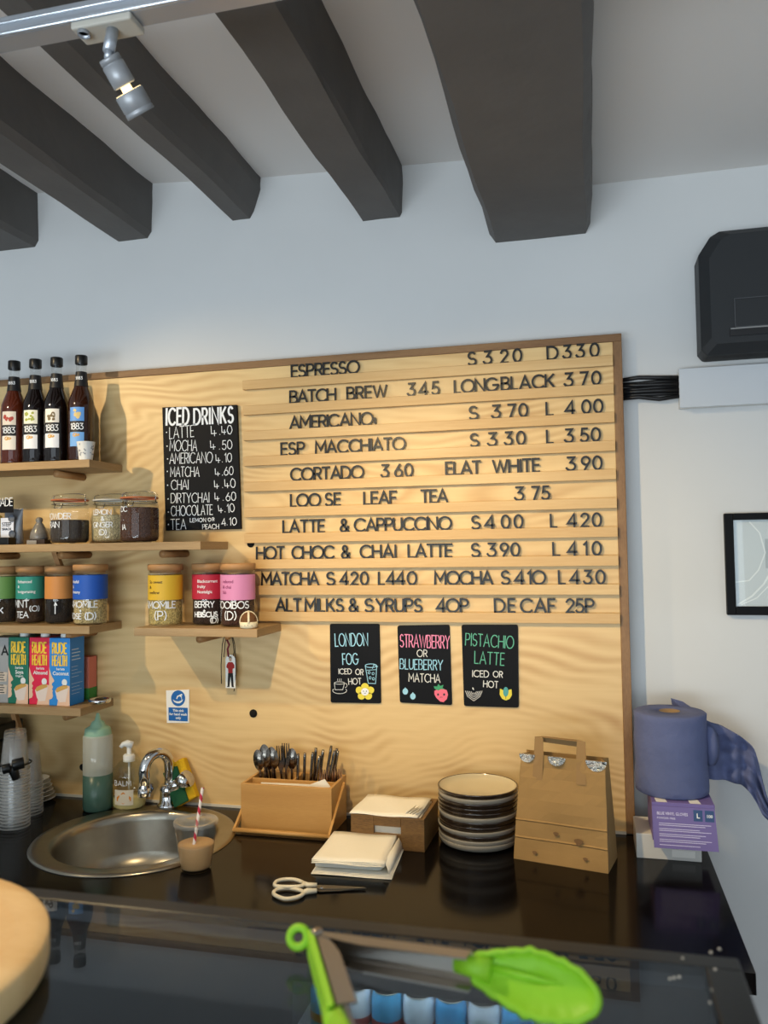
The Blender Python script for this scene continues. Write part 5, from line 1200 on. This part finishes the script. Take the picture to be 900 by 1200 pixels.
# ------------------------------------------------------------------ things on the wall at right
M_UNIT = mat('charcoal_plastic', '2b2d2f', .5, spec=.3)
ux0, ux1, uy, uz0, uz1 = .287, .66, -.055, 2.066, 2.372
p = thing('wall_unit', ((ux0+ux1)/2, WY-.001, uz0), 'charcoal plastic unit with rounded corners mounted on the wall at the right edge', 'wall unit')
prof2 = [(ux0, uz0+.016), (ux0+.012, uz0), (ux1, uz0), (ux1, uz1), (ux0+.05, uz1), (ux0+.028, uz1-.012), (ux0, uz1-.055)]
mb = MB(); mb.prism(prof2, lambda u, v: Vector((u, WY-.001, v)), lambda u, v: Vector((u, uy+.02, v))); mb.build('casing', M_UNIT, p, .006, segs=3)
mb = MB(); ins = [(u+(.022 if u < .5 else 0), v+(.022 if v < 2.2 else -.016)) for u, v in prof2]
rows = [[Vector((u, uy+.0195, v)) for u, v in prof2], [Vector((u, uy, v)) for u, v in ins]]
for r in rows: r.append(r[0])
mb.grid(rows, smooth=False)
# front face with a recess cut low down
rx0, rz0, rz1 = ux0+.075, uz0+.058, uz0+.128
mb.add([Vector((u, uy, v)) for u, v in ins], [tuple(range(7))])
mb.build('front_cover', M_UNIT, p)
mb = MB(); mb.box((rx0, uy-.0035, rz0), (ux1-.02, uy-.0005, rz0+.002)); mb.box((rx0, uy-.0035, rz1), (ux1-.02, uy-.0005, rz1+.002)); mb.box((rx0, uy-.0035, rz0), (rx0+.002, uy-.0005, rz1)); mb.build('recess_edge', mat('charcoal_edge', '46484b', .35), p)
mb = MB(); mb.box((rx0-.012, uy-.004, rz0-.020), (ux1-.02, uy-.0003, rz0-.003)); mb.build('slot', mat('slot_dark', '16171a', .3), p)
mb = MB(); mb.box((rx0-.010, uy-.006, rz0-.004), (ux1-.02, uy-.0038, rz0-.001)); mb.build('slot_lip', mat('grey_lip', '8a8a88', .3), p)
ty = .006
tz0, tz1 = atY(797, 478, ty).z, atY(796, 432, ty).z; tx0 = atY(796, 455, ty).x
p = thing('cable_trunking', (tx0+.2, WY-.001, tz0), 'pale grey cable trunking below the charcoal wall unit', 'trunking')
MB().box((tx0+.002, ty+.004, tz0+.003), (.72, WY-.0005, tz1-.004)).build('channel', M_WHITE, p)
MB().box((tx0, ty, tz0), (.72, ty+.0035, tz1)).build('cover', mat('trunking_grey', 'c2c7cc', .5), p, .002)
p = thing('cable_bundle', (.17, WY-.02, 1.985), 'bundle of thick black cables running from the panel into the grey trunking', 'cables')
rnd = random.Random(2)
for k in range(7):
    z = 1.979+.0085*k; mb = MB(); y0 = .028+.006*(k % 2)
    mb.tube([(.101, y0, z+rnd.uniform(-.003, .003)), (.14, y0-.003, z+rnd.uniform(-.004, .004)), (.19, y0, z+rnd.uniform(-.005, .005)), (tx0+.0015, y0+.002, z*.9+.1*2.004+rnd.uniform(-.002, .002))], .0056, 10); mb.build('cable', mat('cable_black', '141416', .45), p)
mb = MB()
# picture
px0 = .337; pxz1 = 1.677; pxz0 = 1.423; px1 = .66
p = thing('picture_frame', ((px0+px1)/2, WY-.001, pxz0), 'black framed pale grey print behind glass on the wall at the right edge', 'picture')
fw = .021; y0, y1 = WY-.018, WY-.001
mb = MB(); mb.box((px0, y0, pxz0), (px0+fw, y1, pxz1)); mb.box((px1-fw, y0, pxz0), (px1, y1, pxz1)); mb.box((px0+fw, y0, pxz1-fw*.8), (px1-fw, y1, pxz1)); mb.box((px0+fw, y0, pxz0), (px1-fw, y1, pxz0+fw)); mb.build('frame', mat('frame_black', '08080a', .5, spec=.15), p, .0015)
pm = mat('print_paper', 'd2d8de', .7); mb = MB(); mb.box((px0+fw, y1-.006, pxz0+fw), (px1-fw, y1, pxz1-fw*.8)); pr_ = mb.build('print', pm, p)
yk = y1-.0064; mb = MB()
def ps(u, v): return (px0+fw+(px1-px0-2*fw)*u, pxz0+fw+.215*v)
for pts, hw in (([(.0, .28), (.12, .30), (.2, .42), (.26, .62), (.22, .85), (.14, .98)], .0016), ([(.02, .02), (.14, .12), (.24, .26), (.30, .40), (.30, .44)], .0022), ([(.05, .02), (.18, .10), (.28, .24), (.34, .42)], .0014), ([(.28, .42), (.9, .44)], .0018), ([(.34, .42), (.35, .22)], .0014), ([(.44, .42), (.44, .26)], .0014)):
    mb.ribbon([ps(*q_) for q_ in pts], hw, lambda u, v, w_: Vector((u, yk, v)))
mb.build('print_lines', mat('print_light', 'eef1f4', .7), pr_)
mb = MB(); mb.add([Vector((ps(u, v)[0], yk+.0001, ps(u, v)[1])) for u, v in ((.26, .44), (.95, .44), (.95, .78), (.26, .78))], [(0, 1, 2, 3)]); mb.build('print_block', mat('print_mid', 'b4bbc2', .7), pr_)
MB().box((px0+fw, y0+.006, pxz0+fw), (px1-fw, y0+.008, pxz1-fw*.8)).build('glazing', M_GLASS, p)

# ------------------------------------------------------------------ ceiling track and spotlight
M_ALU = mat('track_aluminium', 'b4b9c0', .35, metal=.6)
TY = -1.115
p = thing('lighting_track', (-.8, TY, 2.39), 'silver lighting track running below the ceiling beams', 'lighting track')
MB().box((-2.6, TY-.002, 2.393), (.75, TY+.034, 2.425)).build('track_body', M_ALU, p, .002)
mb = MB(); mb.tube([(-2.6, TY-.004, 2.396), (.75, TY-.004, 2.396)], .0035, 8); mb.tube([(-2.6, TY-.004, 2.413), (.75, TY-.004, 2.413)], .0022, 8); mb.build('track_flange', mat('track_bright', 'd5dbe2', .25, metal=.7), p)
for x in (-1.6, -.25): MB().box((x-.008, TY+.008, 2.425), (x+.008, TY+.024, 2.56 if x < -1 else 2.430)).build('track_hanger', M_ALU, p)
S0 = Vector((-.668, TY+.012, 2.393)); J = Vector((-.671, TY+.006, 2.333)); ax = (Vector((-.34, 0, 1.02))-J).normalized()
ax = Vector((.34, .62, -.72)).normalized()
p = thing('spotlight', tuple(S0), 'silver-grey spotlight head hanging from the ceiling track', 'spotlight')
M_HEAD = mat('spot_grey', '9b9da0', .4, metal=.3)
MB().box((-.728, TY-.006, 2.381), (-.628, TY+.036, 2.3925)).build('adapter', mat('adapter_grey', 'b7b3a8', .5), p, .003)
mb = MB(); mb.lathe([(.009, -.006), (.009, .0), (0, .0)], (-.712, TY+.004, 2.381), 16); mb.build('adapter_lock', M_ALU, p)
mb = MB(); mb.tube([S0-Vector((0, 0, .010)), J+Vector((0, 0, .012))], .0088, 14); mb.tube([J+Vector((0, 0, .014)), J], [.0065, .0065], 12); mb.build('stem', M_ALU, p)
q0 = J+Vector((.002, 0, 0))
ax = Vector((.27, .62, -.74)).normalized(); LS = .80
QM = ax.to_track_quat('Z', 'Y').to_matrix().to_4x4() @ Matrix.Diagonal((LS, LS, LS, 1))
mb = MB(); mb.lathe([(0, 0), (.0195, .0), (.0205, .003), (.0205, .010), (.0195, .0105), (.0195, .0125), (.0215, .013), (.0220, .050), (.0200, .052), (0, .052)], q0-ax*.003, 36, QM); mb.build('heat_sink', M_HEAD, p)
mb = MB(); mb.lathe([(0, 0), (.010, 0), (.0105, .02), (0, .02)], q0+ax*.046*LS, 20, QM); mb.build('lamp_neck', mat('lamp_glow', 'ffe2a8', .5, emit=2.2), p)
mb = MB(); mb.lathe([(.012, 0), (.0265, 0), (.0285, .002), (.0285, .030), (.0275, .031), (.0275, .033), (.0285, .034), (.0285, .042), (.0260, .042), (.0245, .008), (.012, .004)], q0+ax*.060*LS, 40, QM); mb.build('lamp_head', M_HEAD, p)
mb = MB(); mb.lathe([(.0118, 0), (.0262, 0), (.0262, .0006), (.0118, .0006)], q0+ax*.0592*LS, 32, QM); mb.build('reflector_rim', mat('lamp_glow', 'ffe2a8', .5, emit=2.2), p)

# ------------------------------------------------------------------ bottle fridge under the counter
p = thing('bottle_fridge', (-.33, -.34, 0), 'black under-counter fridge with a lit glass door', 'fridge')
fy = -.640; wx0, wx1, wz1 = -.572, -.052, .772
mb = MB(); mb.box((FX0, -.615, 0), (FX0+.03, -.05, .838)); mb.box((FX1-.03, -.615, 0), (FX1, -.05, .838)); mb.box((FX0+.03, -.615, .80), (FX1-.03, -.05, .838)); mb.box((FX0+.03, -.615, 0), (FX1-.03, -.05, .06)); mb.build('fridge_body', M_CAB, p)
MB().box((FX0+.03, -.055, .06), (FX1-.03, -.05, .80)).build('back_liner', M_WHITE, p)
mb = MB(); mb.box((FX0, fy, .02), (wx0, -.617, .836)); mb.box((wx1, fy, .02), (FX1, -.617, .836)); mb.box((wx0, fy, wz1), (wx1, -.617, .836)); mb.box((wx0, fy, .02), (wx1, -.617, .09)); dr = mb.build('door', M_CAB, p, .001)
MB().box((wx0, -.632, .09), (wx1, -.628, wz1)).build('door_glass', M_GLASS, dr)
MB().box((FX0+.031, -.60, .610), (FX1-.031, -.07, .616)).build('wire_shelf', M_WHITE, p)
MB().box((FX0+.06, -.605, .786), (FX1-.06, -.585, .798)).build('led_strip', mat('fridge_led', 'e2f0ff', .5, emit=24), p)
canlab = ['2f8fc0', 'd8dde0', '4aa0c8', 'c8d4da', '3a94c4', 'cfd8dc', '3f9ccc', 'dde2e4']
for i in range(8):
    x = -.533+.0638*i; cc = (x, -.555, .6163)
    cn = thing('drink_can', cc, f'blue and white drink can behind the fridge glass, {ORD[i]} from the left', 'can', 'cans in the fridge')
    mb = MB(); mb.lathe([(0, .004), (.024, .0), (.028, .004), (.031, .012), (.031, .100), (.027, .112), (.0265, .115)], cc, 28); mb.build('can_body', mat('can_'+canlab[i], canlab[i], .3), cn)
    mb = MB(); mb.lathe([(.0266, .114), (.0275, .117), (.0255, .117), (.024, .1125), (0, .1125)], cc, 28); mb.build('can_lid', M_STEEL, cn)
    mb = MB(); mb.lathe([(.0313, .050), (.0313, .066)], cc, 28); mb.build('red_band', mat('can_red', 'b8443a', .4), cn)

# ------------------------------------------------------------------ glass display case in the foreground
GZ = 1.308
p = thing('display_case', (-.7, -1.8, 0), 'glass-topped display case in the foreground with a black metal frame', 'display case')
MB().box((-2.9, -2.06, GZ-.006), (.072, -1.541, GZ)).build('glass_top', glass('dark_case_glass', (.62, .66, .69), .5, 1.52, .0), p)
mb = MB(); mb.box((-2.9, -1.541, GZ-.016), (.096, -1.523, GZ+.0006)); mb.box((.072, -2.06, GZ-.016), (.096, -1.541, GZ+.0006)); mb.build('top_frame', mat('case_frame', '121211', .3), p, .001)
MB().box((-2.9, -1.534, .93), (.080, -1.530, GZ-.016)).build('back_glass', M_GLASS, p)
MB().box((.076, -1.541, .93), (.094, -1.525, GZ-.016)).build('corner_post', M_CAB, p)
MB().box((-2.9, -2.06, 0), (.096, -1.523, .93)).build('base_cabinet', mat('case_matt_black', '050505', .85, spec=.05), p, .002)
mb = MB(); rnd = random.Random(5)
for (x, y) in ((785, 1147), (790, 1146), (796, 1145), (833, 1116), (800, 1123), (838, 1136), (834, 1160), (832, 1175), (843, 1112)):
    q = atZ(x, y, GZ+.001); r = rnd.uniform(.0005, .0011)
    mb.lathe([(0, -.0009), (r, -.0005), (r*1.2, 0), (r*.6, r*.8), (0, r)], q, 7)
tag(mb.build('crumbs', mat('crumb_white', 'd8cfc0', .9), None), 'pale crumbs scattered on the right corner of the glass top', 'crumbs', None, 'stuff')

# round wooden board with a cake on it
bc = Vector((-.514, -1.719, GZ+.0004))
p = thing('serving_board', tuple(bc), 'round pale wooden serving board with a raised rim on the glass top', 'serving board')
mb = MB(); mb.lathe([(0, 0), (.155, 0), (.158, .002), (.159, .006), (.159, .022), (.157, .0246), (.150, .0252), (.136, .0246), (.1335, .0225), (.131, .0215), (0, .0215)], bc, 96); mb.build('board', M_BOARDW, p)
cc = Vector((-.532, -1.655, GZ+.0222))
p = thing('cake', tuple(cc), 'yellow sponge cake on the round board, cut off by the left edge', 'cake')
mb = MB(); mb.lathe([(0, 0), (.066, 0), (.072, .006), (.073, .024), (.068, .033), (.04, .037), (0, .038)], cc, 48); mb.build('sponge', mat('cake_yellow', 'dca544', .85, noise=.15, nscale=50, bump=.4, bscale=90), p)

# kitchen tongs: two steel channels hinged at the left, lime silicone heads
M_LIME = mat('lime_silicone', '96d42a', .45); M_TST = mat('tongs_steel', 'a89f94', .3, metal=1)
Hn = Vector((-.196, -1.590, GZ+.0135)); p = thing('tongs', (Hn.x, Hn.y, GZ), 'open kitchen tongs with lime green silicone heads on the glass top', 'tongs')
def arm(H, Tp, side, L0, w0, w1, name):
    d = (Tp-H); L = d.length; d.normalize(); n = Vector((-d.y, d.x, 0)).normalized()*side; up = n.cross(d); 
    if up.z < 0: up = -up
    mb = MB(); rows = []
    for i in range(9):
        t = i/8; c = H+d*(L*t); h = w0+(w1-w0)*t; fl_ = .0045+.0085*min(1, t*3)
        prof_ = [(fl_, h), (.0012, h), (0, h-.0015), (0, -h+.0015), (.0012, -h), (fl_, -h)]
        rows.append([c-n*(0)+n*a+up*b for a, b in prof_])
    mb.grid(rows, smooth=False); o_ = mb.build(name, M_TST, p); sd = o_.modifiers.new('s', 'SOLIDIFY'); sd.thickness = .0012
    return d, n, up
def head(Bp, d, n, up, L, W_, name, back=.012):
    mb = MB(); N = 56; c = Bp; out = []
    for i in range(N):
        a = 2*pi*i/N; u = L/2*(1-cos(a)); t = u/L
        half = W_*min(1, .34+1.45*t)**.8*sqrt(max(0, 1-t**4.5))
        s_ = 1 if sin(a) >= 0 else -1
        out.append((u, s_*half*(abs(sin(a))**.06)*(1+.05*sin(t*46)) if abs(sin(a)) > 1e-3 else 0))
    rows = []
    for k, (sc, dn) in enumerate(((0.02, .0075), (.45, .0068), (.75, .0045), (.92, .001), (1.0, -.0028))):
        rows.append([c+d*(L*.5+(u-L*.5)*sc)+up*(v*sc)-n*dn for u, v in out]+[c+d*(L*.5+(out[0][0]-L*.5)*sc)+up*(out[0][1]*sc)-n*dn])
    mb.grid(rows); o_ = mb.build(name, M_LIME, p); sd = o_.modifiers.new('s', 'SOLIDIFY'); sd.thickness = .0035; sd.offset = 0
    mb = MB(); mb.tube([c+d*(.004)-n*.004, c+d*(L*.35)-n*.005, c+d*(L*.72)-n*.0062], [.0028, .0024, .0012], 8); mb.build('head_rib', M_LIME, o_)
    o2 = MB(); o2.tube([c-d*back, c+d*.012], [.0068, .0075], 12); o2.build('head_socket', M_LIME, p)
T2 = Vector((-.078, -1.613, GZ+.0205)); d, n, up = arm(Hn, T2, -1, 0, .0085, .0105, 'arm')
d2 = (Vector((.004, -1.638, GZ+.0205))-T2).normalized(); n2 = Vector((-d2.y, d2.x, 0)).normalized()*-1
head(T2, d2, n2, (up-n2*.55).normalized(), .083, .0188, 'head')
T1 = Vector((-.150, -1.684, GZ+.016)); d1, n1, up1 = arm(Hn, T1, 1, 0, .0085, .0095, 'arm')
mb = MB(); rows = []
for i in range(9):
    t = i/8; c = Hn+d1*((T1-Hn).length*t); h = .0085+.001*t; rows.append([c-n1*.0008+up1*(h+.0008), c-n1*.0045+up1*(h-.001), c-n1*.0048-up1*(h-.001), c-n1*.0008-up1*(h+.0008)])
mb.grid(rows, smooth=False); o_ = mb.build('green_grip', M_LIME, p); sd = o_.modifiers.new('s', 'SOLIDIFY'); sd.thickness = .001
head(T1, d1, n1, up1, .080, .0165, 'head')
mb = MB(); c = Hn+Vector((-.0105, -.002, .003)); mb.tube([c+Vector((.0065*cos(a), .003*sin(a), .0055*sin(a)+.0)) for a in [2*pi*i/20 for i in range(20)]], .0028, 10, closed=True); mb.build('pull_ring', M_LIME, p)
mb = MB(); mb.tube([Hn+Vector((.004, -.004, -.009)), Hn+Vector((.004, -.004, .0105))], [.0042, .0042], 12); mb.build('hinge_pin', M_TST, p)
